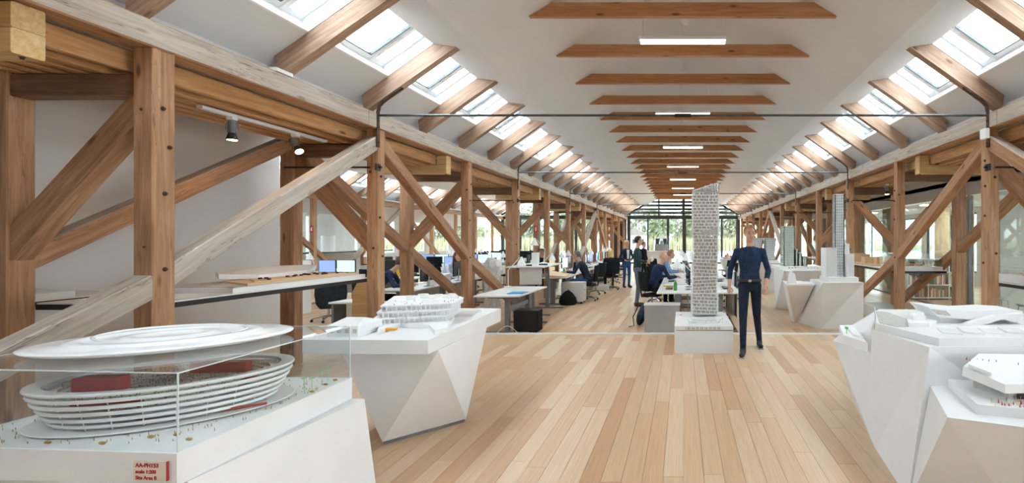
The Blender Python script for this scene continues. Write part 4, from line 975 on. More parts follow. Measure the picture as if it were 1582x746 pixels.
for lb, x, y, xx in (('red fire extinguisher sign on a post in the far left nave', XW, posty(5)-.085, 0), ('red fire extinguisher sign on a post behind the tall desk', -5.195, posty(5)-.085, 0)):
    t = thing('safety_sign', lb, 'sign', (x, y, 2))
    MB().box(x-.06, x+.06, y-.006, y, 1.9, 2.15).build('plate', 'sign_fire', t)
    q = MB(); q.cyl((x, y-.008, 1.95), (x, y-.008, 2.06), .022, n=8); q.box(x-.01, x+.03, y-.01, y-.007, 2.06, 2.09); q.build('symbol', 'frame_white', t)
for s in (-1, 1):
    t = thing('junction_box', f'small white box on the strap of the nearest {side_word(s)} tie rod post' if s > 0 else 'small white box on the left plate near the rafter', 'junction box', (s*3.97, 6.33, 3.0))
    if s > 0: MB().box(3.93, 3.985, 6.28, 6.40, 2.97, 3.1).build('housing', 'frame_white', t)
    else: MB().box(-4.1, -3.99, 4.75, 4.95, 3.31, 3.345).build('housing', 'frame_white', t)

# ================================================================== office furniture
noisy('desk_white', 'e9e9e8', 'efefee', 2, .3); noisy('desk_edge', 'b9a890', 'c6b69f', 6, .5); noisy('panel_grey', 'a9a6a4', 'b5b2b0', 3, .55); noisy('cab_white', 'd8d5d0', 'dedbd7', 3, .45)
noisy('fabric_black', '17191c', '212428', 60, .9, .2, .2); mat('plastic_black', '16181a', .4); mat('screen_off', '1c2126', .15); mat('lamp_white', 'eff0f0', .35)
noisy('paper', 'f0efec', 'f6f5f3', 8, .8); mat('screen_blue', '7f98c8', .3, emit='7f98c8', estr=.055); mat('screen_mint', 'b9dccb', .3, emit='b9dccb', estr=.06); mat('screen_tan', 'cdb987', .3, emit='cdb987', estr=.04)
mat('bottle_green', '3f9a4a', .3); mat('bottle_clear', 'd5dde0', .2); mat('accent_yellow', 'e8c22c', .5); mat('accent_blue', '2f9bd6', .5); mat('accent_red', 'cf3a33', .5)
def mk_desk():
    t = thing('desk', 'x', 'desk')
    MB().box(-.8, .8, -.4, .4, .713, .735).build('desktop', 'desk_white', t, False)
    q = MB(); q.box(-.802, .802, -.402, .402, .705, .713); q.build('edge_band', 'desk_edge', t, False)
    for s in (-1, 1):
        l = MB().box(s*.62-.035, s*.62+.035, -.06, .06, .03, .705).build('leg', 'grey_metal', t, False)
        MB().box(s*.62-.035, s*.62+.035, -.36, .36, 0, .03).build('foot', 'grey_metal', l, False)
    MB().box(-.58, .58, -.02, .02, .62, .69).build('crossbar', 'grey_metal', t, False)
    MB().box(-.55, .55, .2, .215, .3, .68).build('modesty_panel', 'panel_grey', t, False)
    return t
def mk_monitor(scr):
    t = thing('monitor', 'x', 'monitor')
    MB().box(-.255, .255, -.01, .025, .12, .46).build('casing', 'plastic_black', t, False)
    MB().box(-.24, .24, -.013, -.009, .135, .445).build('screen', scr, t, False)
    MB().box(-.03, .03, .02, .05, .01, .3).build('stand', 'chrome', t, False)
    MB().lathe((0, .05, 0), [(.11, 0), (.11, .008), (.03, .014)], 16).build('base', 'chrome', t, False)
    return t
def mk_chair(m='fabric_black'):
    t = thing('office_chair', 'x', 'chair')
    q = MB(); q.lathe((0, 0, 0), [(.2, .43), (.24, .445), (.245, .47), (.22, .492), (.1, .498)], 20, 0, 1, .95); q.build('seat', m, t, False, True)
    q = MB(); n = 7; vs = []
    for i in range(n):
        z = .56+i*.075; w = .2+.03*math.sin(PI*i/(n-1)); yb = -.22-.05*(i/(n-1))
        for j in range(5):
            f = j/2-1; vs.append((f*w, yb+.05*f*f, z))
    fs = [(i*5+j, i*5+j+1, i*5+j+6, i*5+j+5) for i in range(n-1) for j in range(4)]; k = len(vs)
    vs += [(x, y-.045, z) for x, y, z in vs]; fs2 = [tuple(reversed([a+k for a in f])) for f in fs]
    rim = [j for j in range(5)]+[i*5+4 for i in range(1, n)]+[(n-1)*5+j for j in (3, 2, 1, 0)]+[i*5 for i in range(n-2, 0, -1)]
    q.add(vs, fs+fs2+[(rim[i], rim[i]+k, rim[(i+1) % len(rim)]+k, rim[(i+1) % len(rim)]) for i in range(len(rim))]); q.build('backrest', m, t, False, True)
    q = MB(); q.tube([(0, -.1, .42), (0, -.27, .44), (0, -.3, .6)], [.02, .025, .02], 6); q.build('back_bracket', 'plastic_black', t, False)
    MB().cyl((0, 0, .1), (0, 0, .43), .026, .022, 10).build('column', 'chrome', t, False, True)
    for i in range(5):
        a = 2*PI*i/5+.3; p = (math.cos(a)*.29, math.sin(a)*.29)
        l = MB().tube([(0, 0, .11), (p[0]*.5, p[1]*.5, .095), (p[0], p[1], .065)], [.024, .02, .014], 6).build('base_arm', 'chrome', t, False)
        MB().cyl((p[0]-.02, p[1], .028), (p[0]+.02, p[1], .028), .028, n=10).build('caster', 'plastic_black', l, False)
    for s in (-1, 1):
        q = MB(); q.tube([(s*.2, -.05, .45), (s*.27, -.05, .5), (s*.27, -.05, .64)], .013, 6); q.obox((s*.27, -.01, .655), (.03, 0, 0), (0, .11, 0), (0, 0, .014)); q.build('armrest', 'plastic_black', t, False)
    return t
def mk_lamp():
    t = thing('desk_lamp', 'x', 'lamp')
    MB().lathe((0, 0, 0), [(.09, 0), (.09, .012), (.02, .03)], 16).build('base', 'lamp_white', t, False, True)
    MB().tube([(0, 0, .02), (.03, -.02, .36)], .009, 6).build('lower_arm', 'lamp_white', t, False)
    MB().tube([(.03, -.02, .36), (-.22, -.1, .62)], .008, 6).build('upper_arm', 'lamp_white', t, False)
    q = MB(); q.lathe((-.27, -.12, .46), [(.1, 0), (.095, .015), (.06, .1), (.028, .14), (.026, .18), (.01, .19)], 18); q.build('shade', 'lamp_white', t, False, True)
    return t
def mk_keyboard():
    t = thing('keyboard', 'x', 'keyboard')
    MB().hexa([(-.22, -.07, 0), (.22, -.07, 0), (.22, .07, 0), (-.22, .07, 0), (-.22, -.07, .012), (.22, -.07, .012), (.22, .07, .024), (-.22, .07, .024)]).build('case', 'plastic_black', t, False)
    q = MB()
    for r in range(4):
        for k in range(12): q.box(-.205+k*.034, -.175+k*.034, -.058+r*.03, -.034+r*.03, .012+r*.003, .018+r*.003)
    o = q.build('keys', 'grey_metal', t, False); o['kind'] = 'stuff'; return t
def mk_papers(n):
    t = thing('paper_stack', 'x', 'papers'); g = random.Random(n)
    z = 0
    for i in range(n):
        h = g.uniform(.004, .02); a = g.uniform(-.2, .2); q = MB(); ax = Vector((math.cos(a), math.sin(a), 0)); q.obox((g.uniform(-.02, .02), g.uniform(-.02, .02), z+h/2), ax*.15, Vector((-ax.y, ax.x, 0))*.105, (0, 0, h/2))
        q.build('sheet_bundle', 'paper', t, False); z += h
    return t
def mk_bottle():
    t = thing('bottle', 'x', 'bottle')
    MB().lathe((0, 0, 0), [(.03, 0), (.033, .01), (.033, .14), (.014, .18), (.014, .2)], 12).build('glass_body', 'bottle_green', t, False, True)
    MB().lathe((0, 0, .2), [(.016, 0), (.016, .02)], 10).build('cap', 'lamp_white', t, False); return t
def mk_drawers():
    t = thing('drawer_cabinet', 'x', 'cabinet')
    MB().box(-.21, .21, -.3, .29, .06, .58).build('body', 'cab_white', t, False)
    for i in range(3):
        d = MB().box(-.2, .2, -.315, -.3, .08+i*.165, .235+i*.165).build('drawer', 'cab_white', t, False)
        MB().box(-.06, .06, -.325, -.315, .2+i*.165, .21+i*.165).build('handle', 'grey_metal', d, False)
    for x in (-.17, .17):
        for y in (-.25, .25): MB().cyl((x-.012, y, .03), (x+.012, y, .03), .03, n=8).build('caster', 'plastic_black', t, False)
    return t
PROTO = {}
def put(kind, mk, loc, rz, label, group=None, dim=None):
    if kind not in PROTO:
        r = mk(); PROTO[kind] = r; m = Matrix.Translation(loc) @ Matrix.Rotation(rz, 4, 'Z'); r.matrix_world = m; MW[r.name] = m; r['label'] = label
        if group: r['group'] = group
        return r
    return dup(PROTO[kind], loc, rz, label, group)
HD = .735
def station(x, y, rz, where, seed, mon=2, lamp=True, chair=True, z=FZ, desk=True, scr=None):
    """one workplace: local -y is the user's side; where = phrase that singles the desk out"""
    g = random.Random(seed); c, s = math.cos(rz), math.sin(rz); P_ = lambda a, b, h=0.: (x+a*c-b*s, y+a*s+b*c, z+h)
    put('desk', mk_desk, P_(0, 0), rz, f'white topped desk, {where}', 'office desks')
    for i in range(mon):
        a = (i-.5*(mon-1))*.56; k = (scr or ['screen_off', 'screen_off', 'screen_blue', 'screen_mint'])[(seed+i) % (len(scr) if scr else 4)]
        put('mon_'+k, lambda: mk_monitor(k), P_(a+g.uniform(-.05, .05), .2, HD), rz+g.uniform(-.15, .15), f'flat monitor {"alone" if mon == 1 else ("left", "right")[i]} on the desk {where}', 'office monitors')
    put('keyboard', mk_keyboard, P_(g.uniform(-.1, .1), -.18, HD), rz, f'dark keyboard on the desk {where}', 'keyboards')
    if lamp: put('lamp', mk_lamp, P_(g.choice((-.66, .68)), .28, HD), rz+g.uniform(-1, 1), f'white jointed desk lamp on the desk {where}', 'white desk lamps')
    n = g.choice((3, 4, 6)); put(f'papers{n}', lambda: mk_papers(n), P_(g.choice((-.58, .58)), -.2, HD), rz+g.uniform(-.4, .4), f'stack of white papers on the desk {where}', 'paper stacks')
    if g.random() < .25: put('bottle', mk_bottle, P_(.42, -.05, HD), 0, f'green bottle on the desk {where}', 'bottles')
    if chair: put('chair', mk_chair, P_(g.uniform(-.1, .1), -.72, 0), rz+g.uniform(-.5, .5), f'black office chair at the desk {where}', 'office chairs')
# left hall row (users face -x): low desk, raised desk, then the row behind
def special_desk(name, label, x0, x1, y0, y1, zt, panel):
    t = thing(name, label, 'desk', ((x0+x1)/2, (y0+y1)/2, FZ))
    MB().box(x0, x1, y0, y1, zt-.022, zt).build('desktop', 'desk_white', t); MB().box(x0-.002, x1+.002, y0-.002, y1+.002, zt-.03, zt-.022).build('edge_band', 'desk_edge', t)
    for yy in (y0+.3, y1-.3):
        l = MB().box(x1-.36, x1-.28, yy-.04, yy+.04, FZ+.03, zt-.03).build('leg', 'grey_metal', t); MB().box(x0+.06, x1+.08, yy-.04, yy+.04, FZ, FZ+.03).build('foot', 'grey_metal', l)
        MB().box(x0+.15, x1-.1, yy-.03, yy+.03, zt-.08, zt-.03).build('bracket', 'grey_metal', t)
    MB().box(x1-.34, x1-.30, y0+.34, y1-.34, zt-.32, zt-.24).build('crossbar', 'grey_metal', t)
    MB().box(*panel).build('modesty_panel', 'panel_grey' if zt < .8 else 'cab_white', t)
    return t
special_desk('desk', 'empty low white desk beside the black computer case', -3.78, -2.95, 8.72, 10.5, .635, (-3.6, -3.2, 10.2, 10.22, .0, .6))
special_desk('standing_desk', 'raised standing desk with a white front panel behind the low desk', -3.98, -3.14, 10.85, 12.65, 1.04, (-3.7, -3.2, 10.95, 10.97, .63, 1.0))
t = thing('computer_case', 'black computer case on the floor under the low desk', 'computer', (-2.95, 9.15, FZ))
MB().box(-3.16, -2.72, 9.02, 9.36, FZ+.015, FZ+.42).build('case', 'plastic_black', t); MB().box(-2.72, -2.71, 9.04, 9.34, FZ+.03, FZ+.40).build('front_panel', 'fabric_black', t)
for a in (-3.1, -2.78): MB().box(a-.03, a+.03, 9.05, 9.33, FZ, FZ+.015).build('foot', 'plastic_black', t)
t = thing('cable', 'white cable loop on the floor beside the black computer case', 'cable', (-3.3, 9.0, FZ))
MB().tube([(-3.45+.05*i, 8.95, FZ+.01+.14*math.sin(PI*i/8)) for i in range(9)], .008, 6).build('loop', 'frame_white', t)
t = thing('folder', 'bright blue folder lying on the low white desk', 'folder', (-3.2, 9.1, .635)); MB().box(-3.28, -2.98, 9.0, 9.32, .636, .648).build('cover', 'accent_blue', t)
t = thing('papers', 'white paper sheets on the low desk beside the blue folder', 'papers', (-3.5, 9.2, .635)); q = MB(); q.box(-3.6, -3.34, 9.1, 9.45, .636, .645); q.build('sheet', 'paper', t)
for i, (x, y) in enumerate(((-3.6, 11.2), (-3.35, 11.6))):
    put('phone', lambda: (lambda t: (MB().box(-.1, .1, -.06, .06, 0, .03).build('body', 'plastic_black', t, False), t)[1])(thing('desk_phone', 'x', 'telephone')), (x, y, 1.041), .3, ['dark flat device on the raised desk, left', 'dark flat device on the raised desk, right'][i])
t = thing('white_box', 'upright white box standing on the raised desk', 'box', (-3.75, 12.3, 1.04)); MB().box(-3.82, -3.68, 12.2, 12.4, 1.041, 1.32).build('carton', 'paper', t)
put('lamp', mk_lamp, (-3.6, 12.5, 1.04), .6, 'white lamp on the far end of the raised desk')
put('lamp', mk_lamp, (-3.72, 10.3, .635), 2.6, 'white lamp on the low desk in front of the pale stone-like model')
noisy('stone_model', 'cfcbc5', 'e4e2de', 18, .8, .2, .6)
t = thing('rock_model', 'pale crumpled stone-like model standing behind the low desk', 'architectural model', (-4.42, 11.2, FZ))
q = MB(); q.lathe((-4.42, 11.2, FZ), [(.17, 0), (.19, .2), (.16, .4), (.18, .55), (.16, .7), (.2, .85), (.17, 1.0), (.19, 1.12), (.15, 1.25), (.06, 1.32)], 18)
gj = random.Random(2)
for v in q.v: v += Vector((gj.uniform(-.03, .03), gj.uniform(-.03, .03), gj.uniform(-.02, .02)))
for v in q.v: v.z = max(v.z, FZ)
q.build('rock', 'stone_model', t)
LR = ['just past the raised desk', 'second past the raised desk', 'third past the raised desk', 'fourth past the raised desk', 'fifth past the raised desk', 'sixth past the raised desk']
for i in range(6):
    station(-3.52, 13.7+i*1.85, PI/2, LR[i], 30+i, 1 if i == 0 else 2, True, i not in (0, 2), scr=['screen_tan'] if i == 0 else None)
t = thing('drawing_board', 'tilted pale drawing board on the desk of the seated man', 'board', (-3.3, 13.1, .64)); q = MB(); q.hexa([(-3.7, 12.95, .64), (-3.15, 12.95, .64), (-3.15, 13.4, .64), (-3.7, 13.4, .64), (-3.7, 12.95, .70), (-3.15, 12.95, .66), (-3.15, 13.4, .70), (-3.7, 13.4, .8)]); q.build('board_face', 'model_wood', t)
put('drawers', mk_drawers, (-3.02, 13.35, FZ), PI/2, 'white drawer cabinet behind the black bag')
noisy('bag_black', '0f1012', '1b1c1f', 12, .8, .3, .4)
t = thing('backpack', 'slumped black bag on the floor in front of the drawer cabinet', 'bag', (-3.1, 12.92, FZ))
q = MB(); q.lathe((-3.08, 12.95, FZ), [(.2, 0), (.25, .08), (.22, .2), (.13, .32), (.05, .38)], 16, 0, 1, .6); q.build('bag_body', 'bag_black', t, smooth=True); MB().tube([(-3.1, 12.95, FZ+.34), (-3.06, 12.9, FZ+.42), (-3.0, 12.93, FZ+.33)], .012, 6).build('handle', 'bag_black', t)
t = thing('storage_box', 'clear plastic box on the floor beyond the seated man', 'box', (-2.7, 16.6, FZ)); MB().box(-3.05, -2.55, 16.5, 16.8, FZ, FZ+.2).build('tub', 'model_grey', t)
# centre island (users on the left face +x, on the right face -x)
t = thing('desk_pedestal', 'grey end cabinet of the centre desk island', 'cabinet', (-.4, 9.2, FZ))
MB().box(-.72, -.06, 9.02, 9.34, FZ, .42).build('body', 'panel_grey', t); MB().box(-.73, -.05, 9.01, 9.35, .42, .44).build('top', 'desk_white', t)
for i in range(6):
    station(-.1, 10.05+i*1.75, -PI/2, f'{ORD[i]} on the left side of the centre island', 60+i, 2, True, i not in (0, 1, 2))
    station(.72, 10.05+i*1.75, PI/2, f'{ORD[i]} on the right side of the centre island', 80+i, 1, i % 2 == 0, i in (2, 3, 4))
t = thing('side_screen', 'white end panel on the right of the centre desk island', 'panel', (1.14, 12, FZ)); MB().box(1.13, 1.16, 10.5, 12.5, FZ, .95).build('board', 'desk_white', t)
MB().box(1.11, 1.18, 10.5, 10.54, FZ, .95).build('post', 'grey_metal', t); MB().box(1.11, 1.18, 12.46, 12.5, FZ, .95).build('post', 'grey_metal', t)
t = thing('backpack', 'dark blue backpack leaning on the grey end cabinet', 'bag', (-.85, 9.9, FZ)); q = MB(); q.ell((-.82, 9.85, FZ+.24), .1, .16, .25, 12, 8, 0, Matrix.Rotation(.35, 3, 'Y')); q.build('bag_body', 'bag_navy', t, smooth=True) if False else None
noisy('bag_navy', '1d2b3b', '2a3a4d', 12, .8, .3, .3)
q.build('bag_body', 'bag_navy', t, smooth=True); MB().tube([(-.9, 9.72, FZ+.4), (-1.0, 9.68, FZ+.2), (-.98, 9.7, FZ+.02), (-1.08, 9.66, FZ+.01)], .01, 6).build('strap', 'bag_black', t)
t = thing('folder', 'yellow item lying on the near desk of the centre island', 'folder', (-.3, 10.6, .64)); MB().box(-.42, -.22, 10.4, 10.6, HD+FZ+.001, HD+FZ+.02).build('cover', 'accent_yellow', t)
# counter with espresso machine at the end
t = thing('counter', 'white counter block by the end windows', 'counter', (-.9, 26, FZ)); MB().box(-2.1, -.6, 25.6, 26.3, FZ, 1.0).build('body', 'cab_white', t); MB().box(-2.15, -.55, 25.55, 26.35, 1.0, 1.04).build('top', 'desk_white', t)
t = thing('coffee_machine', 'steel coffee machine with two hoppers on the end counter', 'machine', (-1.1, 25.9, 1.04))
MB().box(-1.5, -.8, 25.75, 26.15, 1.05, 1.4).build('body', 'chrome', t)
for a in (-1.35, -.95): MB().lathe((a, 25.95, 1.4), [(.08, 0), (.13, .3)], 12).build('hopper', 'rod_steel', t)
# left nave: island along the posts, users on the far side face +x
for i in range(6): station(-5.78, 10.5+i*1.75, -PI/2, f'{ORD[i]} along the left posts', 100+i, 2 if i % 2 else 1, i % 2 == 0, i > 2, scr=['screen_off'])
for i in range(6):
    station(-7.8, 13.0+i*2.6, 0, f'{ORD[i]} row of the left nave, right half', 120+i, 2, True, True)
    station(-9.45, 13.0+i*2.6, 0, f'{ORD[i]} row of the left nave, left half', 140+i, 2, True, i > 0, scr=['screen_blue', 'screen_mint'] if i == 0 else None)
t = thing('storage_cabinet', 'white storage cabinet with black panel beside the nearest outer post', 'cabinet', (-9.4, 11.5, FZ)); MB().box(-9.95, -8.95, 11.3, 11.65, FZ, 1.15).build('body', 'cab_white', t); MB().box(-9.9, -9.5, 11.28, 11.3, FZ+.6, 1.1).build('door', 'fabric_black', t); MB().box(-9.4, -9.0, 11.28, 11.3, FZ+.6, 1.1).build('door', 'fabric_black', t)
noisy('blind_white', 'e6e6e4', 'efefed', 3, .8, .1)
for i, (y0, y1) in enumerate(((13.3, 15.4), (16.0, 18.2), (18.8, 20.9))):
    t = thing('window_blind', f'white vertical blind before the left nave windows, {ORD[i]} from the camera', 'blind', (-14.2, y0, .9), 0, 'vertical blinds')
    MB().box(-14.3, -14.16, y0, y1, 2.6, 2.66).build('rail', 'frame_white', t)
    for k in range(14):
        y = y0+(y1-y0)*(k+.5)/14; q = MB(); q.obox((-14.2, y, 1.72), (.03, .06, 0), (-.003, .0015, 0), (0, 0, .88)); q.build('slat', 'blind_white', t)
# draped jacket on a chair, plywood chair
ch = put('chair', mk_chair, (-7.62, 10.4, FZ), 2.2, 'black office chair with a dark jacket hung over its back')
t = thing('jacket', 'dark grey jacket draped over a chair back in the left nave', 'jacket', (-7.44, 10.23, FZ+.3)); noisy('jacket_grey', '23282e', '30363d', 10, .9, .2, .3)
q = MB(); c0 = Vector((-7.44, 10.23, FZ)); ax = Vector((.6, .8, 0)); ay = Vector((-.8, .6, 0))
rows = []
for i, (z, w, dd_) in enumerate(((1.06, .20, .04), (1.0, .27, .08), (.8, .29, .10), (.6, .30, .10), (.4, .27, .11), (.3, .2, .1))):
    rows.append([c0+ax*(w*math.cos(2*PI*j/14))+ay*(dd_*math.sin(2*PI*j/14)+.012*math.sin(j*3+i))+Vector((0, 0, z)) for j in range(14)])
q.add([p for r in rows for p in r], [(i*14+j, i*14+(j+1) % 14, (i+1)*14+(j+1) % 14, (i+1)*14+j) for i in range(5) for j in range(14)]+[tuple(range(14))]); q.build('cloth', 'jacket_grey', t, smooth=True)
t = thing('plywood_chair', 'curved plywood chair back beside the second left post', 'chair', (-5.85, 9.0, FZ))
q = MB(); pr = [(-6.02+.17*math.sin(i/8*PI/2)**.5, 8.75+.02*math.sin(i*.5), FZ+.35+i*.0825) for i in range(9)]
q.prism([(-6.02, 8.78, FZ+.2), (-5.62, 8.78, FZ+.2), (-5.6, 8.78, FZ+1.0), (-5.75, 8.78, FZ+1.06), (-5.9, 8.78, FZ+1.0), (-6.0, 8.78, FZ+.8)], (0, .02, 0)); q.build('backrest', 'oak_ply', t)
MB().box(-6.02, -5.6, 8.8, 9.2, FZ+.43, FZ+.45).build('seat', 'oak_ply', t)
for a, b in ((-5.98, 8.8), (-5.64, 8.8), (-5.98, 9.17), (-5.64, 9.17)): MB().cyl((a, b, FZ), (a, b, FZ+.43), .013, n=8).build('leg', 'chrome', t)
t = thing('side_table', 'small white table with paper beside the plywood chair', 'table', (-6.3, 9.3, FZ)); MB().box(-6.6, -6.1, 9.0, 9.5, FZ+.55, FZ+.58).build('tabletop', 'desk_white', t); MB().box(-6.3, -6.12, 9.05, 9.45, FZ, FZ+.55).build('cabinet', 'cab_white', t)
MB().box(-6.58, -6.54, 9.05, 9.45, FZ, FZ+.55).build('leg', 'grey_metal', t)

# ================================================================== right rooms behind the glass
noisy('curtain', 'cdbfa6', 'd9ccb5', 3, .9, .1)
for i, (y0, y1, x) in enumerate(((11.25, 12.1, 6.75), (15.3, 16.3, 6.75), (18, 19.5, 6.75), (22, 25, 6.75), (17.4, 18.4, 9.6))):
    q = MB(); n = int((y1-y0)/.035); v = []
    for k in range(n+1):
        y = y0+(y1-y0)*k/n; xx = x+.045*math.sin(k*.9)+.015*math.sin(k*2.3); v += [(xx, y, .02+FZ), (xx, y, 2.88), (xx+.006, y, .02+FZ), (xx+.006, y, 2.88)]
    q.add(v, [f for k in range(n) for f in ((4*k, 4*k+4, 4*k+5, 4*k+1), (4*k+3, 4*k+7, 4*k+6, 4*k+2))])
    tag(q.build('curtain', 'curtain', smooth=True), f'beige floor-length curtain behind the right glass, {ORD[i]} from the camera' if i < 4 else 'beige curtain at the outer side of the right room', 'curtain', 'beige curtains')
t = thing('bookcase', 'low white bookcase full of books behind the right glass', 'bookcase', (7.3, 14.2, FZ))
for z in (FZ+.05, FZ+.42, FZ+.79, FZ+1.16): MB().box(6.5, 8.3, 14.0, 14.3, z, z+.025).build('shelf', 'frame_white', t)
for x in (6.5, 7.1, 7.7, 8.275): MB().box(x, x+.025, 14.0, 14.3, FZ, FZ+1.18).build('side_panel', 'frame_white', t)
MB().box(6.5, 8.3, 14.29, 14.3, FZ, FZ+1.18).build('back_panel', 'frame_white', t)
bc = [mat('book_%d' % i, c, .6).name for i, c in enumerate(('d9d5cc', '8a4a4a', '4a5a6a', 'c2b49a', 'efeae2', '6a7a5a', 'b06a3a', '333638'))]
g = random.Random(11); words = ['cream', 'maroon', 'slate blue', 'tan', 'white', 'olive', 'rust', 'charcoal']
for r in range(3):
    x = 6.54; k = 0
    while x < 8.22:
        w = g.uniform(.025, .06); h = g.uniform(.2, .3); ci = g.randrange(8)
        if any(abs(x+w/2-e) < w/2+.03 for e in (7.11, 7.71)): x += .045; continue
        b = MB().box(x, x+w-.002, 14.03, 14.24, FZ+.076+r*.37, FZ+.076+r*.37+h).build('book', bc[ci])
        tag(b, f'{words[ci]} book, {ORD[min(k, 35)]} from the left on the {("bottom", "middle", "upper")[r]} bookcase shelf', 'book', 'books in the low bookcase'); x += w; k += 1
def mk_stool():
    t = thing('stool', 'x', 'stool')
    MB().lathe((0, 0, 0), [(.17, .43), (.19, .44), (.19, .465), (.17, .47)], 18).build('seat', 'cab_white', t, False, True)
    for a in range(4): MB().cyl((.15*math.cos(a*PI/2+.78), .15*math.sin(a*PI/2+.78), .43), (.2*math.cos(a*PI/2+.78), .2*math.sin(a*PI/2+.78), 0), .01, n=6).build('leg', 'chrome', t, False)
    MB().tube([(.15*math.cos(a*PI/6), .15*math.sin(a*PI/6), .2) for a in range(12)], .006, 5, closed=True).build('ring', 'chrome', t, False)
    return t
for i, (x, y) in enumerate(((6.85, 9.6), (7.3, 9.9), (6.95, 10.6))): put('stool', mk_stool, (x, y, FZ), 0, ['small pale stool nearest the right edge behind the glass', 'pale stool second from the right edge behind the glass', 'pale stool farthest back behind the right glass'][i], 'stools behind the glass')
t = thing('meeting_table', 'pale wooden meeting table in the right glass room', 'table', (8.8, 17.2, FZ)); MB().box(7.4, 9.2, 16.6, 18.4, .62, .65).build('tabletop', 'model_wood', t)
for a in (7.5, 9.1):
    for b in (16.7, 18.3): MB().box(a-.03, a+.03, b-.03, b+.03, FZ, .62).build('leg', 'chrome', t)
t = thing('storage_box', 'low white box at the foot of the right posts', 'box', (4.4, 11, FZ)); MB().box(4.2, 4.75, 10.3, 11.4, FZ, FZ+.25).build('carton', 'frame_white', t); MB().box(4.18, 4.77, 10.28, 11.42, FZ+.25, FZ+.27).build('lid', 'frame_white', t)
mat('added_room_light', 'ffffff', .5, emit='fff4e6', estr=7.0)  # glow of lamps added only to brighten the right rooms
for i in range(4):
    t = thing('added_room_lamp', f'added round white lamp brightening the right rooms, {ORD[i]} from the camera', 'lamp', (8.6, 7+i*5, 2.8), 0, 'added room lamps')
    MB().lathe((8.6, 7+i*5, 2.86), [(.25, 0), (.28, .02), (.28, .04)], 20).build('housing', 'frame_white', t); MB().lathe((8.6, 7+i*5, 2.85), [(.24, 0), (.24, .012)], 20).build('diffuser', 'added_room_light', t)
# ================================================================== loose clutter on the left nave rows and the benches
def mk_box(m, w, d, h):
    def f():
        t = thing('document_box', 'x', 'box'); MB().box(-w/2, w/2, -d/2, d/2, 0, h).build('carton', m, t, False); MB().box(-w/2-.006, w/2+.006, -d/2-.006, d/2+.006, h*.75, h+.006).build('lid', m, t, False); return t
    return f
g = random.Random(77)
kinds = [('boxa', mk_box('paper', .32, .24, .22), 'white document box'), ('boxb', mk_box('accent_yellow', .26, .2, .28), 'yellow document box'), ('boxc', mk_box('paper', .22, .3, .12), 'flat white document box'), ('boxd', mk_box('panel_grey', .3, .22, .3), 'grey document box')]
for r in range(6):
    for k in range(5):
        kd = kinds[g.choice((0, 0, 2, 2, 3, 1))]; x = -10.1+k*.75+g.uniform(-.1, .1); y = 13.0+r*2.6+.33
        put(kd[0], kd[1], (x, y, FZ+.735), g.uniform(-.3, .3), f'{kd[2]}, {ORD[k] if k else "first"} along the back of the {ORD[r]} row of the left nave', 'boxes on the left nave desks')
for r in range(5):
    for k in range(2):
        kd = kinds[(r+k) % 3 if (r+k) % 3 != 1 else 0]; put(kd[0], kd[1], (-5.5-.1*k, 10.9+r*1.75+.35*k, FZ+.735), .2, f'{kd[2]} on the {ORD[r]} bench desk along the left posts, {("near", "far")[k]} one', 'boxes on the left bench')
def mk_rings():
    t = thing('paper_model', 'x', 'architectural model')
    MB().box(-.25, .25, -.2, .2, 0, .02).build('base', 'model_white', t, False)
    gg = random.Random(5)
    for i in range(9): x, y = -.2+.05*i, gg.uniform(-.12, .12); MB().box(x-.02, x+.02, y-.05, y+.05, .02, .04+gg.random()*.14).build('block', 'model_white', t, False)
    return t
for i in range(10):
    x, y = ((-7.4, 15.75), (-8.2, 15.7), (-9.3, 15.8), (-7.6, 18.35), (-8.6, 18.3), (-9.7, 18.4), (-7.7, 20.95), (-9.2, 20.9), (-.0, 15.2), (.62, 13.6))[i]
    put('pmodel', mk_rings, (x, y, FZ+.735), g.uniform(-.5, .5), f'small white paper massing model, {ORD[i]} nearest of those on the office desks' if i else 'small white paper massing model, nearest of those on the office desks', 'paper massing models')
# ================================================================== people
import numpy as np
mat('skin', 'cf9f84', .5); mat('eye_dark', '2a211c', .3); mat('lip', 'b5736a', .5)
for nm, c in (('hair_brown', '4a3526'), ('hair_sandy', '7d5a3c'), ('hair_dark', '1f1a18'), ('hair_blond', 'c9a56c'), ('hair_maroon', '4a2320'), ('hair_grey', '55504c'), ('hair_bald', 'b98f72')):
    noisy(nm, c, ''.join('%02x' % min(255, int(int(c[i:i+2], 16)*1.3)+8) for i in (0, 2, 4)), 40, .6, .4, 0, (1, 1, .2))
for nm, c in (('navy_knit', '232f47'), ('jeans_dark', '1d2330'), ('jacket_green', '2a3c3b'), ('jeans_grey', '5d6167'), ('blazer_navy', '242d44'), ('jeans_blue', '35507f'), ('shirt_dark', '262c38'), ('sweater_navy', '232c45'), ('shirt_blue', '7187ab'), ('top_black', '1c1d22'), ('shirt_olive', '6f7358'), ('blouse_pale', 'b9c2d0'), ('trousers_black', '1a1b1f')):
    noisy(nm, c, ''.join('%02x' % min(255, int(int(c[i:i+2], 16)*1.2)+5) for i in (0, 2, 4)), 25, .9, .15, .15)
mat('shoe_dark', '23252b', .6); mat('shoe_brown', '4c3a30', .6); mat('belt', '2d2620', .5); mat('shirt_white', 'e6e6e6', .8)
V3 = Vector
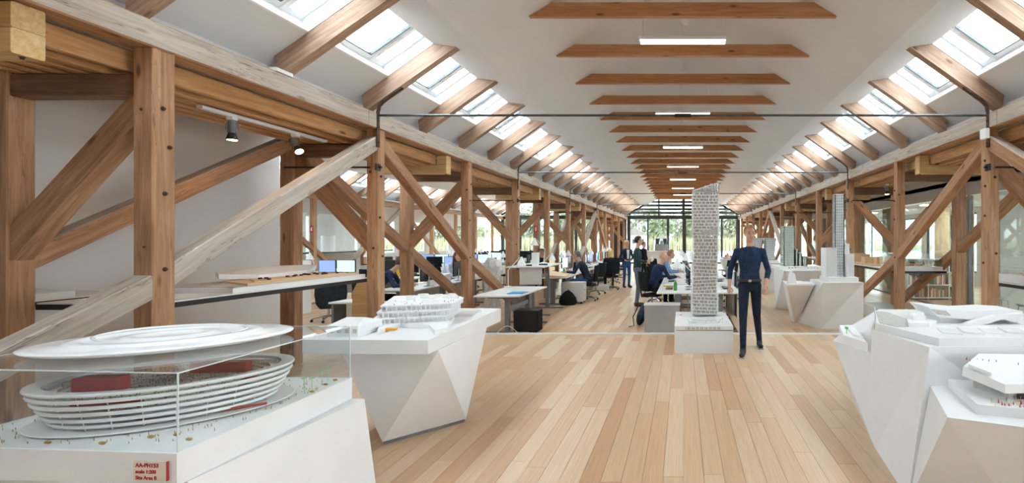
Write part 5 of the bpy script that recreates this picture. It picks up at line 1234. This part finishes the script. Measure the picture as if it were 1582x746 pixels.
def pose_stand(h=1.8):
    k = h/1.8; J = dict(pelvis=(0, 0, .97), chest=(0, .0, 1.32), neck=(0, .0, 1.5), head=(0, .035, 1.675))
    for s, n in ((-1, 'L'), (1, 'R')):
        J['hip'+n] = (s*.09, 0, .93); J['knee'+n] = (s*.1, .03, .5); J['ank'+n] = (s*.11, -.02, .09); J['toe'+n] = (s*.13, .15, .035)
        J['sho'+n] = (s*.18, -.01, 1.425); J['elb'+n] = (s*.24, -.04, 1.16); J['wri'+n] = (s*.24, .06, .92); J['han'+n] = (s*.235, .09, .83)
    return {a: V3(b)*k for a, b in J.items()}
def pose_sit(lean=.0, seat=.5):
    J = dict(pelvis=(0, 0, seat+.1), chest=(0, .05+lean*.25, seat+.44), neck=(0, .08+lean*.45, seat+.62), head=(0, .13+lean*.6, seat+.79))
    for s, n in ((-1, 'L'), (1, 'R')):
        J['hip'+n] = (s*.09, .02, seat+.07); J['knee'+n] = (s*.13, .44, seat+.06); J['ank'+n] = (s*.13, .42, .09); J['toe'+n] = (s*.14, .58, .035)
        J['sho'+n] = (s*.185, .07+lean*.42, seat+.57); J['elb'+n] = (s*.25, .2+lean*.4, seat+.32); J['wri'+n] = (s*.17, .44+lean*.4, seat+.33); J['han'+n] = (s*.13, .53+lean*.4, seat+.33)
    return {a: V3(b) for a, b in J.items()}
def person(label, J, loc, rz, top, bottom, shoe, hair, hairkind='short', vox=.016, sleeve=1.0, head_turn=0., female=False, holds=None, detail=True):
    k = 1.0; q = MB(); segs = []
    def cap(a, b, ra, rb, lab, n=12, fl=None):
        a, b = V3(a), V3(b); d = (b-a); m = 6
        pts = [a-d.normalized()*ra*math.sin(t) for t in (1.2, .8, .4)]+[a+d*(i/m) for i in range(m+1)]+[b+d.normalized()*rb*math.sin(t) for t in (.4, .8, 1.2)]
        rs = [ra*math.cos(t) for t in (1.2, .8, .4)]+[ra+(rb-ra)*i/m for i in range(m+1)]+[rb*math.cos(t) for t in (.4, .8, 1.2)]
        q.tube(pts, rs, n, flat=fl); segs.append((a, b, ra, rb, lab))
    pel, che, nec, hea = J['pelvis'], J['chest'], J['neck'], J['head']
    rt = (J['shoR']-J['shoL']).normalized(); hr = (J['hipR']-J['hipL']).normalized()
    # torso loft
    sw = .92 if female else 1.0; ring = []
    spine = [pel-(che-pel).normalized()*.10, pel, pel.lerp(che, .45), che, che.lerp(nec, .5), nec-(nec-che).normalized()*.015]
    rad = [(.13, .10), (.165 if not female else .172, .118), (.14*sw, .10), (.175*sw, .122), (.165*sw, .10), (.075, .065)]
    base = len(q.v); n = 20
    for i, (c, (rx, ry)) in enumerate(zip(spine, rad)):
        ax = hr.lerp(rt, min(1, i/3)).normalized(); d = (spine[min(i+1, 5)]-spine[max(i-1, 0)]).normalized(); ay = d.cross(ax).normalized(); ax = ay.cross(d)
        for j in range(n):
            a = 2*PI*j/n; q.v.append(c+ax*rx*math.cos(a)+ay*ry*math.sin(a))
    for i in range(5):
        for j in range(n): q.f.append((base+i*n+j, base+i*n+(j+1) % n, base+(i+1)*n+(j+1) % n, base+(i+1)*n+j)); q.m.append(0)
    q.f.append(tuple(base+j for j in range(n-1, -1, -1))); q.f.append(tuple(base+5*n+j for j in range(n))); q.m += [0, 0]
    segs += [(spine[0], pel, .13, .14, 'bot'), (pel.lerp(che, .2), che, .14, .15, 'top'), (che, nec-(nec-che)*.3, .15, .08, 'top')]
    for s, nm in ((-1, 'L'), (1, 'R')):
        cap(J['hip'+nm], J['knee'+nm], .088, .062, 'bot'); cap(J['knee'+nm], J['ank'+nm], .06, .043, 'bot')
        a, t = J['ank'+nm], J['toe'+nm]; heel = a+(a-t).normalized()*.03; heel.z = t.z+.008; cap(heel, t, .042, .037, 'shoe'); cap(a+V3((0, 0, -.005)), heel.lerp(t, .35)+V3((0, 0, .01)), .046, .044, 'shoe')
        cap(che.lerp(J['sho'+nm], .5), J['sho'+nm], .08, .056, 'top'); cap(nec-(nec-che).normalized()*.05+rt*(.03*s), J['sho'+nm].lerp(nec, .25)+V3((0, 0, -.015)), .05, .05, 'top')
        cap(J['sho'+nm], J['elb'+nm], .053, .044, 'top')
        w = J['wri'+nm]; e = J['elb'+nm]; cu = e.lerp(w, sleeve)
        if sleeve > .05: cap(e, cu, .046, .046-.012*sleeve, 'top')
        cap(cu, w, .036, .028, 'skin')
        cap(w, w.lerp(J['han'+nm], .75), .03, .034, 'skin', fl=(1, .62))
    hd = (hea-nec); cap(nec-hd*.15, nec+hd*.55, .056, .05, 'skin')
    HR = Matrix.Rotation(head_turn, 3, 'Z'); fw = rt.cross(V3((0, 0, 1))); fw = V3((-rt.y, rt.x, 0)).normalized(); fw = HR @ fw; rh = V3((fw.y, -fw.x, 0)); upv = V3((0, 0, 1))
    B3 = Matrix((rh, fw, upv)).transposed()
    hp = lambda x, y, z: hea+B3 @ V3((x, y, z))
    q.ell(hp(0, -.012, .03), .076, .093, .09, 16, 12, 0, B3); q.ell(hp(0, .02, -.045), .06, .066, .07, 14, 10, 0, B3)
    q.ell(hp(0, .045, -.085), .032, .035, .03, 10, 8, 0, B3); q.ell(hp(0, .094, -.012), .013, .02, .03, 8, 8, 0, B3)
    for s in (-1, 1): q.ell(hp(s*.077, -.01, -.002), .011, .022, .034, 8, 8, 0, B3)
    segs.append((hp(0, 0, .04), hp(0, .01, -.06), .09, .075, 'skin'))
    tmp = bpy.data.objects.new('tmp', q.mesh('tmp', 'skin')); C.objects.link(tmp)
    rm = tmp.modifiers.new('r', 'REMESH'); rm.mode = 'VOXEL'; rm.voxel_size = vox
    sm = tmp.modifiers.new('s', 'SMOOTH'); sm.factor = .5; sm.iterations = 3
    dg = bpy.context.evaluated_depsgraph_get(); dg.update(); me = bpy.data.meshes.new_from_object(tmp.evaluated_get(dg)); bpy.data.objects.remove(tmp)
    mats = ['skin', top, bottom, shoe, 'eye_dark', 'lip']; ix = {'skin': 0, 'top': 1, 'bot': 2, 'shoe': 3}
    nf = len(me.polygons); cen = np.empty(nf*3); me.polygons.foreach_get('center', cen); cen = cen.reshape(-1, 3); best = np.full(nf, 1e9); idx = np.zeros(nf, int)
    for a, b, ra, rb, lab in segs:
        a, b = np.array(a), np.array(b); d = b-a; t = np.clip(((cen-a) @ d)/max(d @ d, 1e-9), 0, 1); r = ra+(rb-ra)*t
        ds = np.linalg.norm(cen-(a+t[:, None]*d), axis=1)-r; m = ds < best; best[m] = ds[m]; idx[m] = ix[lab]
    vs = [tuple(v.co) for v in me.vertices]; fs = [tuple(p.vertices) for p in me.polygons]; bpy.data.meshes.remove(me)
    X = MB(); X.v = [V3(v) for v in vs]; X.f = fs; X.m = [int(i) for i in idx]
    for s, nm in ((-1, 'L'), (1, 'R')):                       # fingers rooted in the palm
        w, h = J['wri'+nm], J['han'+nm]; d = (h-w).normalized(); L = (h-w).length; side = d.cross(V3((0, 0, 1)) if abs(d.z) < .8 else fw); side = side.normalized(); cl = side.cross(d).normalized()
        inn = V3((pel.x, pel.y, w.z))-w; cl = cl if cl.dot(inn) > 0 else -cl
        for i, ln in enumerate((.072, .082, .078, .062)):
            b0 = w+d*L*.7+side*(.021*(i-1.5)); X.tube([b0, b0+d*ln*.5+cl*.006, b0+d*ln*.85+cl*.022, b0+d*ln+cl*.042], [.0095, .009, .008, .0055], 6, 0)
        ts = side if side.dot(fw) > 0 else -side
        b0 = w+d*L*.3+ts*.022; X.tube([b0, b0+d*.03+ts*.022+cl*.008, b0+d*.062+ts*.026+cl*.018], [.011, .01, .007], 6, 0)
    if detail:
        for s in (-1, 1): X.ell(hp(s*.031, .079, .006), .0125, .009, .0065, 8, 6, 4, B3)
        X.ell(hp(0, .081, -.058), .022, .008, .006, 8, 5, 5, B3)
        for s in (-1, 1): X.obox(hp(s*.031, .082, .03), B3 @ V3((.017, 0, 0)), B3 @ V3((0, .006, 0)), B3 @ V3((0, 0, .0035)), 4)
    mw = Matrix.Translation(loc) @ Matrix.Rotation(rz, 4, 'Z')
    o = bpy.data.objects.new('person', X.mesh('person', mats, None, True)); C.objects.link(o); o.matrix_world = mw; MW[o.name] = mw; tag(o, label, 'person')
    # hair: cap cut open at the face
    if hairkind:
        hb = MB(); n, kk = 20, 14; P2 = []
        for i in range(kk+1):
            th = PI*i/kk
            for j in range(n):
                a = 2*PI*j/n; P2.append(V3((math.sin(th)*math.cos(a), math.sin(th)*math.sin(a), math.cos(th))))
        grow = {'short': 1.1, 'long': 1.17, 'bald': 1.02}[hairkind]
        vv = [hp(p.x*.078*grow, -.014+p.y*.097*grow, .032+p.z*.095*grow+(.012 if p.z > .3 and hairkind != 'bald' else 0)) for p in P2]
        ff = []
        for i in range(kk):
            for j in range(n):
                ids = (i*n+j, i*n+(j+1) % n, (i+1)*n+(j+1) % n, (i+1)*n+j); c = sum((P2[x] for x in ids), V3())/4
                face = c.y > .25 and c.z < .42; low = c.z < (-.62 if c.y < 0 else -.1)
                if hairkind == 'bald' and c.z > .25: continue
                if not face and not low: ff.append(tuple(reversed(ids)))
        hb.add(vv, ff)
        if hairkind == 'long':
            cb = hp(0, -.075, -.02); rows = []
            for i, (z, w, dp) in enumerate(((.06, .085, .05), (-.06, .098, .055), (-.16, .10, .05), (-.25, .085, .04), (-.31, .05, .02))):
                rows.append([cb+B3 @ V3((w*math.cos(2*PI*j/12), dp*math.sin(2*PI*j/12)-(.02 if i > 2 else 0), z)) for j in range(12)])
            hb.add([p for r in rows for p in r], [(i*12+j, (i+1)*12+j, (i+1)*12+(j+1) % 12, i*12+(j+1) % 12) for i in range(4) for j in range(12)])
        hb.build('hair', hair, o, False, True)
    return o, hp, J
Tr = lambda v, loc, rz: Matrix.Translation(loc) @ Matrix.Rotation(rz, 4, 'Z') @ V3(v)
# --- walking man
J = pose_stand(1.86); k = 1.86/1.8
for n_, dx, kn, an, to in (('R', .085, (.095, .16, .52), (.09, .30, .10), (.11, .47, .075)), ('L', -.085, (-.10, -.02, .52), (-.12, -.34, .15), (-.14, -.20, .04))):
    J['hip'+n_] = V3((dx, 0, .94*k)); J['knee'+n_] = V3(kn)*k; J['ank'+n_] = V3(an)*k; J['toe'+n_] = V3(to)*k
J['ankR'] = V3((.10, .30, .085)); J['toeR'] = V3((.12, .46, .04)); J['ankL'] = V3((-.15, -.30, .11)); J['toeL'] = V3((-.17, -.14, .04))
J['elbR'] = V3((.29, -.09, 1.20)); J['wriR'] = V3((.30, .0, .96)); J['hanR'] = V3((.295, .05, .875)); J['elbL'] = V3((-.27, .03, 1.19)); J['wriL'] = V3((-.22, .20, 1.0)); J['hanL'] = V3((-.205, .26, .925))
wl = (.99, 7.16, 0)
o, hp, J = person('man in a navy sweater and dark trousers walking towards the camera past the tower model', J, wl, PI-.12, 'navy_knit', 'jeans_dark', 'shoe_dark', 'hair_sandy', vox=.011, sleeve=.55, head_turn=.25)
b = MB(); c = J['pelvis']+V3((0, 0, .045)); b.lathe(c, [(.166, -.02), (.172, -.015), (.172, .015), (.166, .02)], 28, 0, 1, .74); b.build('belt', 'belt', o, False, True)
b = MB(); b.obox(c+V3((0, .128, 0)), (.022, 0, 0), (0, .005, 0), (0, 0, .018)); b.build('belt_buckle', 'chrome', o, False)
for n_ in 'LR':
    a_, t_ = J['ank'+n_], J['toe'+n_]; d_ = (t_-a_); d_.z = 0; d_.normalize(); c_ = a_.lerp(t_, .42); b = MB(); b.obox(V3((c_.x, c_.y, .007)), d_*.125, V3((-d_.y, d_.x, 0))*.036, (0, 0, .006)); b.build('shoe_sole', 'panel_grey', o, False)
# --- standing man in a green jacket with a cup
J = pose_stand(1.83)
J['elbR'] = V3((.26, .02, 1.2)); J['wriR'] = V3((.14, .24, 1.17)); J['hanR'] = V3((.08, .31, 1.19)); J['elbL'] = V3((-.26, .0, 1.2)); J['wriL'] = V3((-.17, .22, 1.14)); J['hanL'] = V3((-.10, .29, 1.14))
gl = (-1.2, 12.75, FZ); gz = -PI/2+.15
o, hp, J = person('man in a dark green jacket and grey jeans standing with a cup', J, gl, gz, 'jacket_green', 'jeans_grey', 'shoe_brown', 'hair_dark', vox=.014)
cp = Tr((.05, .37, 1.17), gl, gz); t = thing('cup', 'white paper cup held by the man in the green jacket', 'cup', cp); MB().lathe(cp, [(.03, 0), (.04, .1), (.042, .104)], 14).build('cup_body', 'paper', t, smooth=True); MB().lathe(cp, [(.043, .104), (.043, .11), (.038, .116)], 14).build('cup_lid', 'lamp_white', t)
# --- standing blonde woman
J = pose_stand(1.7); J['hanL'] = V3((-.06, .15, .98)); J['wriL'] = V3((-.13, .13, 1.0)); J['elbL'] = V3((-.25, -.02, 1.1)); J['hanR'] = V3((.06, .17, .97)); J['wriR'] = V3((.13, .14, 1.0)); J['elbR'] = V3((.25, -.02, 1.1))
wz = -PI+.55
o, hp, J = person('blonde woman in a navy blazer and blue jeans standing with folded hands', J, (-2.06, 17.7, FZ), wz, 'blazer_navy', 'jeans_blue', 'shoe_dark', 'hair_blond', 'long', .016, female=True)
b = MB(); b.prism([V3((-.05, .112, 1.38)), V3((.05, .112, 1.38)), V3((.035, .125, 1.05)), V3((-.035, .125, 1.05))], (0, .012, 0)); b.build('blouse', 'shirt_white', o, False)
# --- seated people; a chair each where one is seen
def sitter(label, x, y, rz, lean, top, bot, hair, hk='short', seat=.5, chair=True, female=False, turn=0., mod=None, vox=.017, back=.0, z=FZ):
    J = pose_sit(lean, seat)
    if mod: J.update({a: V3(b) for a, b in mod.items()})
    r = person(label, J, (x, y, z), rz, top, bot, 'shoe_dark', hair, hk, vox, head_turn=turn, female=female)
    if chair:
        p = Tr((0, -back, 0), (x, y, z), rz); put('chair', mk_chair, p, rz, 'black office chair under the '+label.split(' sitting')[0].split(' seated')[0].split(' leaning')[0], 'office chairs')
    return r
o, hp, J = sitter('grey-haired man in a dark shirt sitting with his hand at his chin', -2.72, 13.9, PI/2, .35, 'shirt_dark', 'jeans_blue', 'hair_grey', mod=dict(wriR=(.08, .40, 1.12), hanR=(.03, .36, 1.2), elbR=(.2, .45, .86)))
b = MB()
for s in (-1, 1): b.tube([hp(s*.032+.026*math.cos(a*PI/5), .096, .006+.02*math.sin(a*PI/5)) for a in range(10)], .0028, 5, closed=True); b.tube([hp(s*.058, .094, .01), hp(s*.08, .0, .012)], .0028, 5)
b.build('glasses', 'plastic_black', o, False)
sitter('blonde woman seen from behind sitting in a black chair', -2.5, 16.9, .35, .1, 'top_black', 'trousers_black', 'hair_blond', 'long', female=True)
sitter('balding man in a navy sweater seated at the centre island with his back turned', -.72, 11.3, -PI/2+.55, .3, 'sweater_navy', 'jeans_dark', 'hair_bald', 'bald', .54, turn=-.2)
sitter('man in a blue shirt seated behind the balding man at the centre island', -.72, 13.4, -PI/2, .45, 'shirt_blue', 'jeans_dark', 'hair_sandy', 'short', .54)
J = pose_stand(1.62); person('woman in dark clothes standing near the end windows behind the green jacket', J, (-1.75, 21.5, FZ), -PI*.7, 'top_black', 'trousers_black', 'shoe_dark', 'hair_brown', 'short', .02, female=True)
sitter('woman with maroon hair seated at the left bench bending over her desk', -6.45, 12.9, -PI/2-.3, .7, 'blouse_pale', 'trousers_black', 'hair_maroon', 'long', female=True, vox=.018)
sitter('dark-haired man seated behind the maroon-haired woman', -6.5, 14.2, -PI/2-.9, .2, 'top_black', 'jeans_dark', 'hair_dark', 'short', .54, vox=.018)
sitter('man in an olive shirt seated deeper in the left nave', -8.5, 14.4, -PI/2+.1, .1, 'shirt_olive', 'jeans_dark', 'hair_brown', 'short', .58, vox=.018)
sitter('person in a navy sweater leaning over the nearest left bench desk', -6.62, 10.2, -PI/2+.3, .8, 'sweater_navy', 'trousers_black', 'hair_brown', 'short', .46, vox=.018)
sitter('person in a dark top seated behind the raised desk', -4.95, 17.3, PI*.95, .2, 'top_black', 'trousers_black', 'hair_brown', 'short', .5, vox=.02)
